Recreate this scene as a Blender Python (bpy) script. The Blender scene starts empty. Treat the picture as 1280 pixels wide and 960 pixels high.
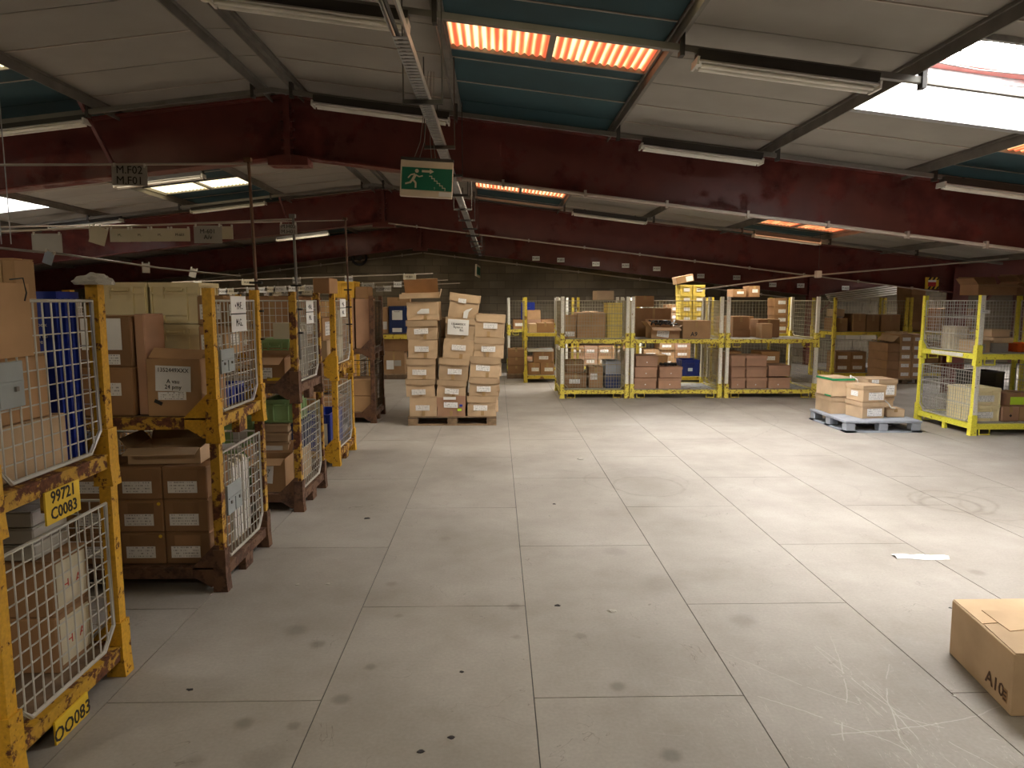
import bpy, bmesh, math, random
from mathutils import Vector, Matrix, Euler
C = bpy.context.scene.collection
rnd = random.Random(7)
PI = math.pi
# ------------------------------------------------------------------ camera
F = 880.0; H = 1.8
PIT = math.atan(104/F); YAW = math.atan(19/F*math.cos(PIT))
cam = bpy.data.cameras.new('camera'); cam.sensor_width = 36; cam.lens = F/1280*36; cam.clip_start = .05
camo = bpy.data.objects.new('camera', cam); C.objects.link(camo)
camo.location = (0, 0, H); camo.rotation_euler = (PI/2-PIT, 0, -YAW)
bpy.context.scene.camera = camo
# ------------------------------------------------------------------ world, exposure
w = bpy.data.worlds.new('sky'); bpy.context.scene.world = w; w.use_nodes = True
bg = w.node_tree.nodes['Background']; bg.inputs[0].default_value = (.75, .85, 1, 1); bg.inputs[1].default_value = 1.0
vs = bpy.context.scene.view_settings
vs.view_transform = 'Standard'; vs.look = 'None'; vs.gamma = 1; vs.use_curve_mapping = False; vs.exposure = 1.3
VENT = 25.0      # strength of the open roof lights, seen and added (clear daylight)
PALE_ADDED = 9.0       # unseen pale sheets, added to brighten the room
AMBER = .85     # weathered amber sheets in view
# ------------------------------------------------------------------ geometry helpers
_f = Vector((math.sin(YAW)*math.cos(PIT), math.cos(YAW)*math.cos(PIT), -math.sin(PIT)))
_r = Vector((math.cos(YAW), -math.sin(YAW), 0)); _u = _r.cross(_f)
def ray(x, y): return _f + _r*((x-640)/F) + _u*((480-y)/F)
def at(x, y, Y):
    r = ray(x, y); t = Y/r.y; return (r.x*t, H+r.z*t)
def gp(x, y, z=0):
    r = ray(x, y); t = (z-H)/r.z; return (r.x*t, r.y*t)
ZT = 3.85; XR = -2.1; SL = .12; XV = 8.85
def zc(x):
    if x > XV: return ZT-SL*(XV-XR)+SL*(x-XV)
    return ZT-SL*abs(x-XR)

class MB:
    def __init__(s): s.v = []; s.f = []
    def box(s, x0, x1, y0, y1, z0, z1, m=None):
        n = len(s.v)
        p = [(x0,y0,z0),(x1,y0,z0),(x1,y1,z0),(x0,y1,z0),(x0,y0,z1),(x1,y0,z1),(x1,y1,z1),(x0,y1,z1)]
        if m: p = [tuple(m @ Vector(q)) for q in p]
        s.v += p
        s.f += [tuple(n+i for i in q) for q in ((0,3,2,1),(4,5,6,7),(0,1,5,4),(1,2,6,5),(2,3,7,6),(3,0,4,7))]
        return s
    def tube(s, pts, r, n=6, closed=False):
        pts = [Vector(p) for p in pts]; k = len(pts); base = len(s.v)
        for i, p in enumerate(pts):
            a = pts[i-1] if (i or closed) else p
            b = pts[(i+1) % k] if (i < k-1 or closed) else p
            d = (b-a).normalized()
            if closed or 0 < i < k-1:
                d = ((p-a).normalized()+(b-p).normalized())
                d = d.normalized() if d.length > 1e-6 else (b-p).normalized()
            up = Vector((0,0,1)) if abs(d.z) < .9 else Vector((0,1,0))
            u = d.cross(up).normalized(); v = u.cross(d)
            for j in range(n):
                t = 2*PI*j/n+PI/n; s.v.append(tuple(p+(u*math.cos(t)+v*math.sin(t))*r))
        for i in range(k if closed else k-1):
            for j in range(n):
                a = base+i*n+j; b = base+i*n+(j+1) % n; c = base+((i+1) % k)*n+(j+1) % n; d = base+((i+1) % k)*n+j
                s.f.append((a, d, c, b))
        if not closed:
            s.f.append(tuple(base+j for j in range(n))); s.f.append(tuple(base+(k-1)*n+j for j in reversed(range(n))))
        return s
    def prism(s, poly, a, b, m=None):      # poly in x,z (counter clockwise seen from -y), extruded y a..b
        n = len(s.v); k = len(poly)
        p = [(x, a, z) for x, z in poly]+[(x, b, z) for x, z in poly]
        if m: p = [tuple(m @ Vector(q)) for q in p]
        s.v += p
        s.f.append(tuple(range(n, n+k))); s.f.append(tuple(range(n+2*k-1, n+k-1, -1)))
        for i in range(k):
            j = (i+1) % k; s.f.append((n+j, n+i, n+k+i, n+k+j))
        return s
    def cyl(s, c, r, z0, z1, n=16, r2=None):
        r2 = r if r2 is None else r2; b = len(s.v)
        for z, q in ((z0, r), (z1, r2)):
            for j in range(n): s.v.append((c[0]+q*math.cos(2*PI*j/n), c[1]+q*math.sin(2*PI*j/n), z))
        for j in range(n): s.f.append((b+j, b+(j+1) % n, b+n+(j+1) % n, b+n+j))
        s.f.append(tuple(b+j for j in reversed(range(n)))); s.f.append(tuple(b+n+j for j in range(n)))
        return s
    def mesh(s, name, mat):
        me = bpy.data.meshes.new(name); me.from_pydata(s.v, [], s.f); me.materials.append(mat); me.update()
        return me
def bevel_mesh(me, off, seg=1):
    bm = bmesh.new(); bm.from_mesh(me)
    bmesh.ops.bevel(bm, geom=bm.edges[:], offset=off, segments=seg, affect='EDGES', profile=.5)
    bm.to_mesh(me); bm.free(); return me
def link(name, me, parent=None, loc=(0,0,0), rot=(0,0,0), label=None, kind=None):
    o = bpy.data.objects.new(name, me); C.objects.link(o); o.location = loc; o.rotation_euler = rot
    if parent: o.parent = parent
    if label: o['label'] = label
    if kind: o['kind'] = kind
    return o
def thing(name, label, cat, loc=(0,0,0), rot=(0,0,0), group=None):
    o = bpy.data.objects.new(name, None); C.objects.link(o); o.empty_display_size = .1
    o.location = loc; o.rotation_euler = rot; o['label'] = label; o['category'] = cat
    if group: o['group'] = group
    return o
def tag(o, label, cat, group=None):
    o['label'] = label; o['category'] = cat
    if group: o['group'] = group
    return o
def text(s, size, parent, loc, rot, mat, name='lettering', bold=0.0, sx=1.0, align='CENTER'):
    cu = bpy.data.curves.new(name, 'FONT'); cu.body = s; cu.size = size; cu.align_x = align; cu.align_y = 'CENTER'
    cu.extrude = .0006; cu.offset = bold; cu.resolution_u = 2; cu.space_line = .95
    tmp = bpy.data.objects.new('tmp', cu); C.objects.link(tmp)
    bpy.context.view_layer.update()
    me = bpy.data.meshes.new_from_object(tmp.evaluated_get(bpy.context.evaluated_depsgraph_get()))
    bpy.data.objects.remove(tmp); bpy.data.curves.remove(cu)
    me.materials.clear(); me.materials.append(mat)
    if sx != 1:
        for v in me.vertices: v.co.x *= sx
    return link(name, me, parent, loc, rot)
# ------------------------------------------------------------------ materials
M = {}
def nt(name):
    m = bpy.data.materials.new(name); m.use_nodes = True
    t = m.node_tree; b = t.nodes['Principled BSDF']; M[name] = m
    return m, t, b
def N(t, ty, **kw):
    n = t.nodes.new(ty)
    for k, v in kw.items():
        if k in n.inputs: n.inputs[k].default_value = v
        else: setattr(n, k, v)
    return n
def ramp(t, src, stops):
    r = t.nodes.new('ShaderNodeValToRGB'); e = r.color_ramp.elements
    while len(e) < len(stops): e.new(.5)
    for i, (p, c) in enumerate(stops): e[i].position = p; e[i].color = (*c, 1) if len(c) == 3 else c
    t.links.new(src, r.inputs[0]); return r
def mixc(t, fac, a, b):
    m = t.nodes.new('ShaderNodeMix'); m.data_type = 'RGBA'
    if hasattr(fac, 'links'): t.links.new(fac, m.inputs[0])
    else: m.inputs[0].default_value = fac
    for s, i in ((a, 6), (b, 7)):
        if hasattr(s, 'links'): t.links.new(s, m.inputs[i])
        else: m.inputs[i].default_value = (*s, 1)
    return m.outputs[2]
def math_(t, op, a, b=None, c=None):
    m = t.nodes.new('ShaderNodeMath'); m.operation = op
    for i, s in enumerate((a, b, c)):
        if s is None: continue
        if hasattr(s, 'links'): t.links.new(s, m.inputs[i])
        else: m.inputs[i].default_value = s
    return m.outputs[0]
def coords(t, scale=(1,1,1), rand=True):
    tc = t.nodes.new('ShaderNodeTexCoord'); mp = t.nodes.new('ShaderNodeMapping')
    mp.inputs['Scale'].default_value = scale
    t.links.new(tc.outputs['Object'], mp.inputs[0])
    if rand:
        oi = t.nodes.new('ShaderNodeObjectInfo'); ml = math_(t, 'MULTIPLY', oi.outputs['Random'], 37.0)
        cb = t.nodes.new('ShaderNodeCombineXYZ')
        for i in range(3): t.links.new(ml, cb.inputs[i])
        t.links.new(cb.outputs[0], mp.inputs['Location'])
    return mp.outputs[0]
def simple(name, col, rough=.6, metal=0, var=.12, scale=6, bump=0):
    m, t, b = nt(name)
    co = coords(t); n = N(t, 'ShaderNodeTexNoise', Scale=scale, Detail=4); t.links.new(co, n.inputs[0])
    lo = tuple(c*(1-var) for c in col); hi = tuple(min(1, c*(1+var)) for c in col)
    r = ramp(t, n.outputs[0], [(.3, lo), (.7, hi)]); t.links.new(r.outputs[0], b.inputs['Base Color'])
    b.inputs['Roughness'].default_value = rough; b.inputs['Metallic'].default_value = metal
    if bump:
        bp = N(t, 'ShaderNodeBump', Strength=bump, Distance=.01); t.links.new(n.outputs[0], bp.inputs['Height']); t.links.new(bp.outputs[0], b.inputs['Normal'])
    return m
def cardboard(name, col):
    m, t, b = nt(name)
    co = coords(t); n = N(t, 'ShaderNodeTexNoise', Scale=4, Detail=5); t.links.new(co, n.inputs[0])
    oi = t.nodes.new('ShaderNodeObjectInfo'); k = math_(t, 'MULTIPLY_ADD', oi.outputs['Random'], .3, .85)
    r = ramp(t, n.outputs[0], [(.3, tuple(c*.86 for c in col)), (.7, tuple(c*1.1 for c in col))])
    mu = N(t, 'ShaderNodeVectorMath', operation='SCALE'); t.links.new(r.outputs[0], mu.inputs[0]); t.links.new(k, mu.inputs[3])
    t.links.new(mu.outputs[0], b.inputs['Base Color']); b.inputs['Roughness'].default_value = .85
    b.inputs['Specular IOR Level'].default_value = .25
    return m
def paint(name, col, rust=(.10,.035,.015), amount=.5, scale=9, rough=.55):
    m, t, b = nt(name)
    co = coords(t); n = N(t, 'ShaderNodeTexNoise', Scale=scale, Detail=7, Roughness=.65); t.links.new(co, n.inputs[0])
    n2 = N(t, 'ShaderNodeTexNoise', Scale=scale*3.5, Detail=3); t.links.new(co, n2.inputs[0])
    mask = ramp(t, n.outputs[0], [(1-amount-.03, (0,0,0)), (1-amount+.03, (1,1,1))])
    c1 = ramp(t, n2.outputs[0], [(.3, tuple(c*.8 for c in col)), (.7, tuple(c*1.05 for c in col))])
    c2 = ramp(t, n2.outputs[0], [(.3, tuple(c*.6 for c in rust)), (.7, tuple(c*1.7 for c in rust))])
    t.links.new(mixc(t, mask.outputs[0], c1.outputs[0], c2.outputs[0]), b.inputs['Base Color'])
    rr = ramp(t, mask.outputs[0], [(0, (rough,)*3), (1, (.9,)*3)]); t.links.new(rr.outputs[0], b.inputs['Roughness'])
    bp = N(t, 'ShaderNodeBump', Strength=.4, Distance=.002); bp.invert = True
    t.links.new(mask.outputs[0], bp.inputs['Height']); t.links.new(bp.outputs[0], b.inputs['Normal'])
    return m
CB = [cardboard('cardboard tan', (.41,.25,.13)), cardboard('cardboard brown', (.30,.17,.085)), cardboard('cardboard light', (.50,.36,.225)), cardboard('cardboard pinkish', (.40,.235,.15))]
paint('yellow rusty', (.64,.345,.018), amount=.40, scale=20)
paint('yellow very rusty', (.50,.28,.02), amount=.50, scale=14)
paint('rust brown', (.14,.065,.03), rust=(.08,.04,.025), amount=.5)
paint('yellow bright', (.86,.80,.08), rust=(.22,.13,.04), amount=.36, scale=18)
paint('yellow worn', (.78,.66,.09), rust=(.16,.09,.035), amount=.45, scale=24)
paint('post white', (.80,.78,.68), rust=(.30,.2,.09), amount=.34, scale=18)
paint('yellow deep', (.70,.55,.06), rust=(.2,.1,.03), amount=.4)
paint('deck steel', (.33,.33,.31), rust=(.16,.10,.06), amount=.42)
paint('beam red', (.135,.030,.023), rust=(.115,.025,.02), amount=.45, scale=1.3, rough=.45)
simple('zinc wire', (.50,.49,.45), .45, .3)
simple('dark wire', (.10,.075,.05), .6, .4)
simple('rusty wire', (.36,.32,.22), .6, .2)
simple('galvanised', (.34,.35,.35), .4, .5, var=.18, scale=25)
simple('galvanised dark', (.20,.19,.17), .5, .4)
simple('lamp white', (.62,.60,.54), .4)
simple('tube white', (.80,.78,.70), .3)
simple('dark metal', (.04,.036,.032), .6)
simple('black', (.012,.012,.012), .5)
simple('ink', (.015,.013,.015), .7)
simple('ink brown', (.09,.045,.025), .8)
simple('ink red', (.45,.05,.04), .8)
simple('paper', (.74,.74,.72), .8, var=.05)
simple('paper grey', (.38,.36,.32), .8, var=.06)
simple('paper cream', (.58,.52,.38), .8, var=.06)
simple('paper blue', (.55,.68,.85), .7, var=.1)
simple('ceiling grey', (.285,.265,.23), .9, var=.07, scale=2.5)
simple('teal', (.014,.050,.060), .8, var=.25, scale=1.5)
simple('purlin', (.155,.14,.12), .6, var=.2)
simple('blue plastic', (.012,.035,.30), .35, var=.1)
simple('navy plastic', (.012,.03,.12), .4, var=.1)
simple('cream plastic', (.84,.74,.46), .45, var=.06)
simple('yellow plastic', (.75,.60,.14), .4, var=.06)
simple('green plastic', (.26,.40,.17), .5, var=.1)
simple('grey plastic', (.30,.33,.38), .5, var=.1, bump=.1)
simple('plate grey', (.30,.33,.33), .5, var=.1)
simple('green tape', (.01,.26,.09), .5)
simple('orange', (.85,.14,.02), .5)
simple('lime', (.55,.85,.05), .6)
simple('red paint', (.55,.03,.03), .5)
simple('pink frame', (.45,.12,.10), .5)
simple('sign green', (.005,.13,.075), .4, var=.04)
simple('sign cream', (.62,.53,.41), .4, var=.04)
simple('plate yellow', (.75,.50,.03), .5, var=.1)
simple('film', (.42,.30,.18), .25)
simple('wood', (.26,.175,.10), .8, var=.3, scale=12)
simple('wood dark', (.13,.085,.05), .85, var=.3, scale=12)
simple('pipe cream', (.42,.36,.30), .5)
simple('tape', (.38,.25,.12), .25)
simple('plaster dark', (.05,.035,.028), .9)
simple('cladding', (.085,.035,.033), .7)
simple('rope', (.36,.30,.2), .9)
simple('yellow crate', (.70,.42,.05), .5)
# printed label
def printed(name, base):
    m, t, b = nt(name)
    tc = t.nodes.new('ShaderNodeTexCoord'); oi = t.nodes.new('ShaderNodeObjectInfo')
    sp = t.nodes.new('ShaderNodeSeparateXYZ'); t.links.new(tc.outputs['Generated'], sp.inputs[0])
    z = sp.outputs[2]; x = sp.outputs[0]
    rows = math_(t, 'FRACT', math_(t, 'MULTIPLY', z, 4.0)); row = math_(t, 'FLOOR', math_(t, 'MULTIPLY', z, 4.0))
    on = math_(t, 'MULTIPLY', math_(t, 'GREATER_THAN', rows, .35), math_(t, 'LESS_THAN', rows, .8))
    cb = t.nodes.new('ShaderNodeCombineXYZ'); t.links.new(math_(t, 'MULTIPLY', x, 16.0), cb.inputs[0]); t.links.new(row, cb.inputs[1])
    t.links.new(math_(t, 'MULTIPLY', oi.outputs['Random'], 50.0), cb.inputs[2])
    n = N(t, 'ShaderNodeTexNoise', Scale=1.7, Detail=2); t.links.new(cb.outputs[0], n.inputs[0])
    ok = math_(t, 'GREATER_THAN', n.outputs[0], .52)
    inx = math_(t, 'MULTIPLY', math_(t, 'GREATER_THAN', x, .07), math_(t, 'LESS_THAN', x, .93))
    inz = math_(t, 'MULTIPLY', math_(t, 'GREATER_THAN', z, .1), math_(t, 'LESS_THAN', z, .95))
    k = math_(t, 'MULTIPLY', math_(t, 'MULTIPLY', on, ok), math_(t, 'MULTIPLY', inx, inz))
    k = math_(t, 'MULTIPLY', k, .6)
    t.links.new(mixc(t, k, base, (.05,.05,.06)), b.inputs['Base Color']); b.inputs['Roughness'].default_value = .6
printed('printed label', (.80,.79,.77)); printed('printed label grey', (.42,.40,.35))
# corrugated translucent sheet: daylight coming through, colour of the weathered sheet itself
def sheet(name, a, b_, c, strength):
    m = bpy.data.materials.new(name); m.use_nodes = True; M[name] = m; t = m.node_tree
    t.nodes.remove(t.nodes['Principled BSDF']); out = t.nodes['Material Output']
    co = coords(t, (1, .12, 1)); n = N(t, 'ShaderNodeTexNoise', Scale=9, Detail=3); t.links.new(co, n.inputs[0])
    tc = t.nodes.new('ShaderNodeTexCoord'); sp = t.nodes.new('ShaderNodeSeparateXYZ'); t.links.new(tc.outputs['Object'], sp.inputs[0])
    wv = math_(t, 'MULTIPLY_ADD', math_(t, 'SINE', math_(t, 'MULTIPLY', sp.outputs[0], 2*PI/.0592)), .30, n.outputs[0])
    r = ramp(t, wv, [(.22, a), (.5, b_), (.8, c)])
    e = N(t, 'ShaderNodeEmission', Strength=strength); t.links.new(r.outputs[0], e.inputs[0]); t.links.new(e.outputs[0], out.inputs[0])
sheet('amber sheet', (.50,.085,.035), (.85,.26,.09), (1.0,.78,.40), AMBER)
sheet('pale sheet', (.85,.66,.42), (1,.88,.66), (1,.95,.82), PALE_ADDED)  # glow of the unseen roof lights added for brightness
sheet('pale sheet soft', (.75,.55,.25), (.95,.8,.45), (1,.97,.75), 1.3)
m = bpy.data.materials.new('daylight'); m.use_nodes = True; M['daylight'] = m
t = m.node_tree; t.nodes.remove(t.nodes['Principled BSDF'])
e = N(t, 'ShaderNodeEmission', Strength=VENT); e.inputs[0].default_value = (1, .97, .94, 1); t.links.new(e.outputs[0], t.nodes['Material Output'].inputs[0])
# floor board: chipboard with worn marks and stains
def floor_mat():
    m, t, b = nt('floor board'); geo = t.nodes.new('ShaderNodeNewGeometry'); P = geo.outputs['Position']
    n = N(t, 'ShaderNodeTexNoise', Scale=1.1, Detail=6, Roughness=.6); t.links.new(P, n.inputs[0])
    n2 = N(t, 'ShaderNodeTexNoise', Scale=60, Detail=3); t.links.new(P, n2.inputs[0])
    c = ramp(t, n.outputs[0], [(.25, (.25,.226,.198)), (.5, (.30,.275,.245)), (.75, (.335,.312,.284))]).outputs[0]
    g2 = ramp(t, n2.outputs[0], [(.3, (.93,)*3), (.7, (1.05,)*3)]).outputs[0]
    mm = N(t, 'ShaderNodeVectorMath', operation='MULTIPLY'); t.links.new(c, mm.inputs[0]); t.links.new(g2, mm.inputs[1]); c = mm.outputs[0]
    wn = N(t, 'ShaderNodeTexNoise', Scale=9, Detail=2); t.links.new(P, wn.inputs[0])
    acc = None
    spots = [(-1.11,3.71,.07,.6),(-.95,3.55,.05,.8),(-1.09,2.85,.05,.8),(-.87,2.83,.035,.7),(-.71,3.03,.05,.8),(-.63,3.31,.035,.7),(-.68,4.34,.04,.5),
             (.1,3.99,.05,.6),(.10,3.61,.03,.5),(.45,3.61,.04,.6),(.56,3.11,.045,.8),(.69,2.6,.05,.9),(1.39,3.78,.09,.55),(-.57,3.88,.03,.5),(-.92,2.61,.10,.4),
             (.85,4.9,.09,.4),(3.2,4.45,.06,.6),(.3,2.3,.05,.5),(-.4,5.2,.05,.35),(1.05,4.3,.16,.3),(-1.2,2.6,.05,.5)]
    for (x, y, r, s) in spots:
        d = N(t, 'ShaderNodeVectorMath', operation='DISTANCE'); t.links.new(P, d.inputs[0]); d.inputs[1].default_value = (x, y, 0)
        mr = N(t, 'ShaderNodeMapRange'); mr.interpolation_type = 'SMOOTHSTEP'
        t.links.new(math_(t, 'MULTIPLY_ADD', wn.outputs[0], r*.7, d.outputs['Value']), mr.inputs[0])
        for i, v in ((1, r*.7), (2, r*1.6), (3, s*.55), (4, 0)): mr.inputs[i].default_value = v
        acc = mr.outputs[0] if acc is None else math_(t, 'MAXIMUM', acc, mr.outputs[0])
    # tyre scuff rings
    rings = [(1.47,6.68,.33,.03,.35),(1.40,6.9,.5,.02,.22),(4.05,6.03,.22,.05,.5),(4.12,6.1,.33,.03,.4),(4.3,6.0,.45,.02,.3),(3.0,6.6,.5,.015,.2),(1.1,11.5,3.3,.012,.3),(-.3,14,4.6,.012,.3),(5,5.7,.9,.02,.3)]
    for (x, y, r, wd, s) in rings:
        d = N(t, 'ShaderNodeVectorMath', operation='DISTANCE'); t.links.new(P, d.inputs[0]); d.inputs[1].default_value = (x, y, 0)
        q = math_(t, 'ABSOLUTE', math_(t, 'SUBTRACT', math_(t, 'MULTIPLY_ADD', n.outputs[0], .35, d.outputs['Value']), r+.17))
        mr = N(t, 'ShaderNodeMapRange'); t.links.new(q, mr.inputs[0])
        for i, v in ((1, 0), (2, wd), (3, min(1, s*1.1)), (4, 0)): mr.inputs[i].default_value = v
        acc = math_(t, 'MAXIMUM', acc, math_(t, 'MULTIPLY', mr.outputs[0], math_(t, 'MULTIPLY_ADD', wn.outputs[0], 1.6, -.2)))
    c = mixc(t, acc, c, (.085,.075,.065))
    # pale scratches
    mp = N(t, 'ShaderNodeMapping'); mp.inputs['Scale'].default_value = (7, .9, 1); mp.inputs['Rotation'].default_value = (0, 0, .45); t.links.new(P, mp.inputs[0])
    sc = N(t, 'ShaderNodeTexNoise', Scale=1.6, Detail=5, Distortion=.6); t.links.new(mp.outputs[0], sc.inputs[0])
    line = math_(t, 'LESS_THAN', math_(t, 'ABSOLUTE', math_(t, 'SUBTRACT', sc.outputs[0], .5)), .0028)
    dd = N(t, 'ShaderNodeVectorMath', operation='DISTANCE'); t.links.new(P, dd.inputs[0]); dd.inputs[1].default_value = (1.6, 2.7, 0)
    near = N(t, 'ShaderNodeMapRange'); t.links.new(dd.outputs['Value'], near.inputs[0])
    for i, v in ((1, .3), (2, 1.1), (3, .5), (4, 0)): near.inputs[i].default_value = v
    c = mixc(t, math_(t, 'MULTIPLY', math_(t, 'MULTIPLY', line, near.outputs[0]), .55), c, (.6,.57,.52))
    pale = None
    for (x, y, r) in ((3.35,2.2,1.75),(.2,1.4,1.9),(3.9,3.6,2.25),(-.6,2.9,2.35),(1.2,5.3,2.6),(2.9,4.6,2.1),(-1.5,4.4,3.4)):
        d = N(t, 'ShaderNodeVectorMath', operation='DISTANCE'); t.links.new(P, d.inputs[0]); d.inputs[1].default_value = (x, y, 0)
        q = math_(t, 'LESS_THAN', math_(t, 'ABSOLUTE', math_(t, 'SUBTRACT', math_(t, 'MULTIPLY_ADD', n.outputs[0], .12, d.outputs['Value']), r+.06)), .0028)
        pale = q if pale is None else math_(t, 'MAXIMUM', pale, q)
    brk = N(t, 'ShaderNodeTexNoise', Scale=3.2, Detail=1); t.links.new(P, brk.inputs[0])
    c = mixc(t, math_(t, 'MULTIPLY', math_(t, 'MULTIPLY', pale, near.outputs[0]), math_(t, 'MULTIPLY', math_(t, 'GREATER_THAN', brk.outputs[0], .47), .5)), c, (.72,.7,.66))
    # dark scuffs and hairline marks
    hm = N(t, 'ShaderNodeTexNoise', Scale=2.3, Detail=4, Distortion=1.2); t.links.new(P, hm.inputs[0])
    hl = math_(t, 'LESS_THAN', math_(t, 'ABSOLUTE', math_(t, 'SUBTRACT', hm.outputs[0], .56)), .0016)
    c = mixc(t, math_(t, 'MULTIPLY', math_(t, 'MULTIPLY', hl, math_(t, 'GREATER_THAN', brk.outputs[0], .55)), .45), c, (.12,.10,.09))
    cl = N(t, 'ShaderNodeTexNoise', Scale=.55, Detail=5, Roughness=.7); t.links.new(P, cl.inputs[0])
    gr = ramp(t, cl.outputs[0], [(.35, (.90,.89,.88)), (.65, (1.06,)*3)]).outputs[0]
    mv = N(t, 'ShaderNodeVectorMath', operation='MULTIPLY'); t.links.new(c, mv.inputs[0]); t.links.new(gr, mv.inputs[1]); c = mv.outputs[0]
    t.links.new(c, b.inputs['Base Color']); b.inputs['Roughness'].default_value = .62; b.inputs['Specular IOR Level'].default_value = .3
floor_mat()
def block_mat():
    m, t, b = nt('block'); geo = t.nodes.new('ShaderNodeNewGeometry'); oi = t.nodes.new('ShaderNodeObjectInfo')
    n = N(t, 'ShaderNodeTexNoise', Scale=.8, Detail=7); t.links.new(geo.outputs['Position'], n.inputs[0])
    c = ramp(t, n.outputs[0], [(.3, (.095,.075,.05)), (.7, (.20,.165,.115))]).outputs[0]
    mu = N(t, 'ShaderNodeVectorMath', operation='SCALE'); t.links.new(c, mu.inputs[0]); t.links.new(math_(t, 'MULTIPLY_ADD', oi.outputs['Random'], .3, .85), mu.inputs[3])
    t.links.new(mu.outputs[0], b.inputs['Base Color']); b.inputs['Roughness'].default_value = .95
block_mat()
simple('mortar', (.075,.06,.042), .95)

# ================================================================== STRUCTURE
XL, XRR, YB, YF = -13.1, 15.0, -5.0, 20.3
mb = MB(); mb.box(XL, XRR, YB, YF+.2, -.2, -.0042)
floor = link('floor', mb.mesh('floor', M['black'])); floor['kind'] = 'structure'
FW, FL = .965, 2.0
cells = []
i0 = -13
for i in range(i0, 16):
    x0 = -.80+FW*i
    if x0+FW < XL or x0 > XRR: continue
    off = 0 if i % 2 == 0 else 1.02
    k = -3
    while True:
        y0 = k*FL+off; k += 1
        if y0 > YF: break
        if y0+FL < YB: continue
        ax0, ax1, ay0, ay1 = max(x0, XL), min(x0+FW, XRR), max(y0, YB), min(y0+FL, YF)
        cells.append((0 if ay1 > 1.5 and -5 < (ax0+ax1)/2 < 8.8 else 1, ay0, ax0, ax1, ay1))
cells.sort(); rest = MB(); cache = {}
for n_, (pr, ay0, ax0, ax1, ay1) in enumerate(cells):
    g = .0026
    if n_ < 290 and pr == 0:
        key = (round(ax1-ax0, 3), round(ay1-ay0, 3))
        if key not in cache: cache[key] = MB().box(g, key[0]-g, g, key[1]-g, -.004, 0).mesh('floor_board', M['floor board'])
        link('floor_board', cache[key], floor, (ax0, ay0, 0))
    else: rest.box(ax0+g, ax1-g, ay0+g, ay1-g, -.004, 0)
link('floor_board', rest.mesh('floor_board', M['floor board']), floor, kind='stuff')

# ceiling
ceil = link('ceiling', MB().mesh('ceiling', M['purlin'])); ceil['kind'] = 'structure'
roofm = MB()
def slopebox(mb, x0, x1, y0, y1, a, b):     # a box that follows the roof slope between heights a and b above zc
    n = len(mb.v)
    mb.v += [(x0,y0,zc(x0)+a),(x1,y0,zc(x1)+a),(x1,y1,zc(x1)+a),(x0,y1,zc(x0)+a),(x0,y0,zc(x0)+b),(x1,y0,zc(x1)+b),(x1,y1,zc(x1)+b),(x0,y1,zc(x0)+b)]
    mb.f += [tuple(n+i for i in q) for q in ((0,3,2,1),(4,5,6,7),(0,1,5,4),(1,2,6,5),(2,3,7,6),(3,0,4,7))]
PW = 1.54
purl = [-1.92+PW*k for k in range(8)]            # right slope
purr = [-2.28-PW*k for k in range(8)]
pur3 = [8.98+PW*k for k in range(4)]
strips = [(a, b) for a, b in zip(purl[:-1], purl[1:])]+[(b, a) for a, b in zip(purr[:-1], purr[1:])]+[(-2.28, -1.92)]+[(a, b) for a, b in zip(pur3[:-1], pur3[1:])]+[(purl[-1], pur3[0]), (XL-.1, purr[-1]), (pur3[-1], XRR)]
strips = [(a, b) for a, b in strips if b-a > .02]
TEAL = {2: [(-20, 40)]}
# openings: strip index (left x), y0, y1, kind; some unseen, added for light
OPEN = [(-.38, 4.93, 5.53, 'amber'), (-.38, 3.35, 4.13, 'palesoft'), (2.70, 4.17, 5.62, 'vent'), (4.24, 5.55, 6.30, 'amber'),
        (-5.36, 5.3, 6.05, 'palesoft'), (-5.36, 11.0, 11.75, 'palesoft'), (-8.44, 10.1, 11.5, 'ventl'), (-.38, 11.45, 12.1, 'amber'),
        (4.24, 11.0, 12.1, 'amber'), (2.70, 15.6, 17.1, 'vent'), (-5.36, 16.6, 17.3, 'pale'), (4.24, 1.2, 1.9, 'pale'), (-8.44, 4.4, 5.8, 'ventl'), (-5.36, -1.8, -.5, 'pale'), (-.38, -2.2, -1.5, 'pale'), (10.52, 16.5, 17.9, 'ventl'), (10.52, 9.2, 10.6, 'ventl'),  # pale and the nearer ventl openings are unseen, added to brighten the room
        (2.70, 8.1, 9.5, 'vent'), (-.38, 8.7, 9.4, 'pale'), (-5.36, 8.3, 9.0, 'pale'), (-.38, 14.3, 15.0, 'pale'), (4.24, 14.2, 15.0, 'pale')]  # all hidden behind the frames, added for more light
def strip_of(x):
    for a, b in strips:
        if a-.03 <= x+.05 <= b: return (a, b)
JO = .36; PY = .6
pieces = []
tealx = [strip_of(-.38), strip_of(-5.36), strip_of(4.24)]
for st in strips:
    a, b = st
    cuts = [(y0, y1) for (x, y0, y1, k) in OPEN if strip_of(x) == st]
    y = YB
    j = math.floor((YB-JO)/PY)+1
    edges = [YB]+[JO+PY*q for q in range(j, 60) if JO+PY*q < YF]+[YF]
    for c in cuts: edges = [e_ for e_ in edges if not (c[0]-.12 < e_ < c[1]+.12)]+list(c)
    edges.sort()
    for y0, y1 in zip(edges[:-1], edges[1:]):
        if any(c[0]-.01 <= y0 and y1 <= c[1]+.01 for c in cuts) or y1-y0 < .02: continue
        teal = st in tealx and (y0 > 3.2 or st != tealx[1] or True)
        if st == tealx[2] and not (y0 > 4.9): teal = False
        pieces.append((a, b, y0, y1, 'teal' if teal else 'ceiling grey'))
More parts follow.
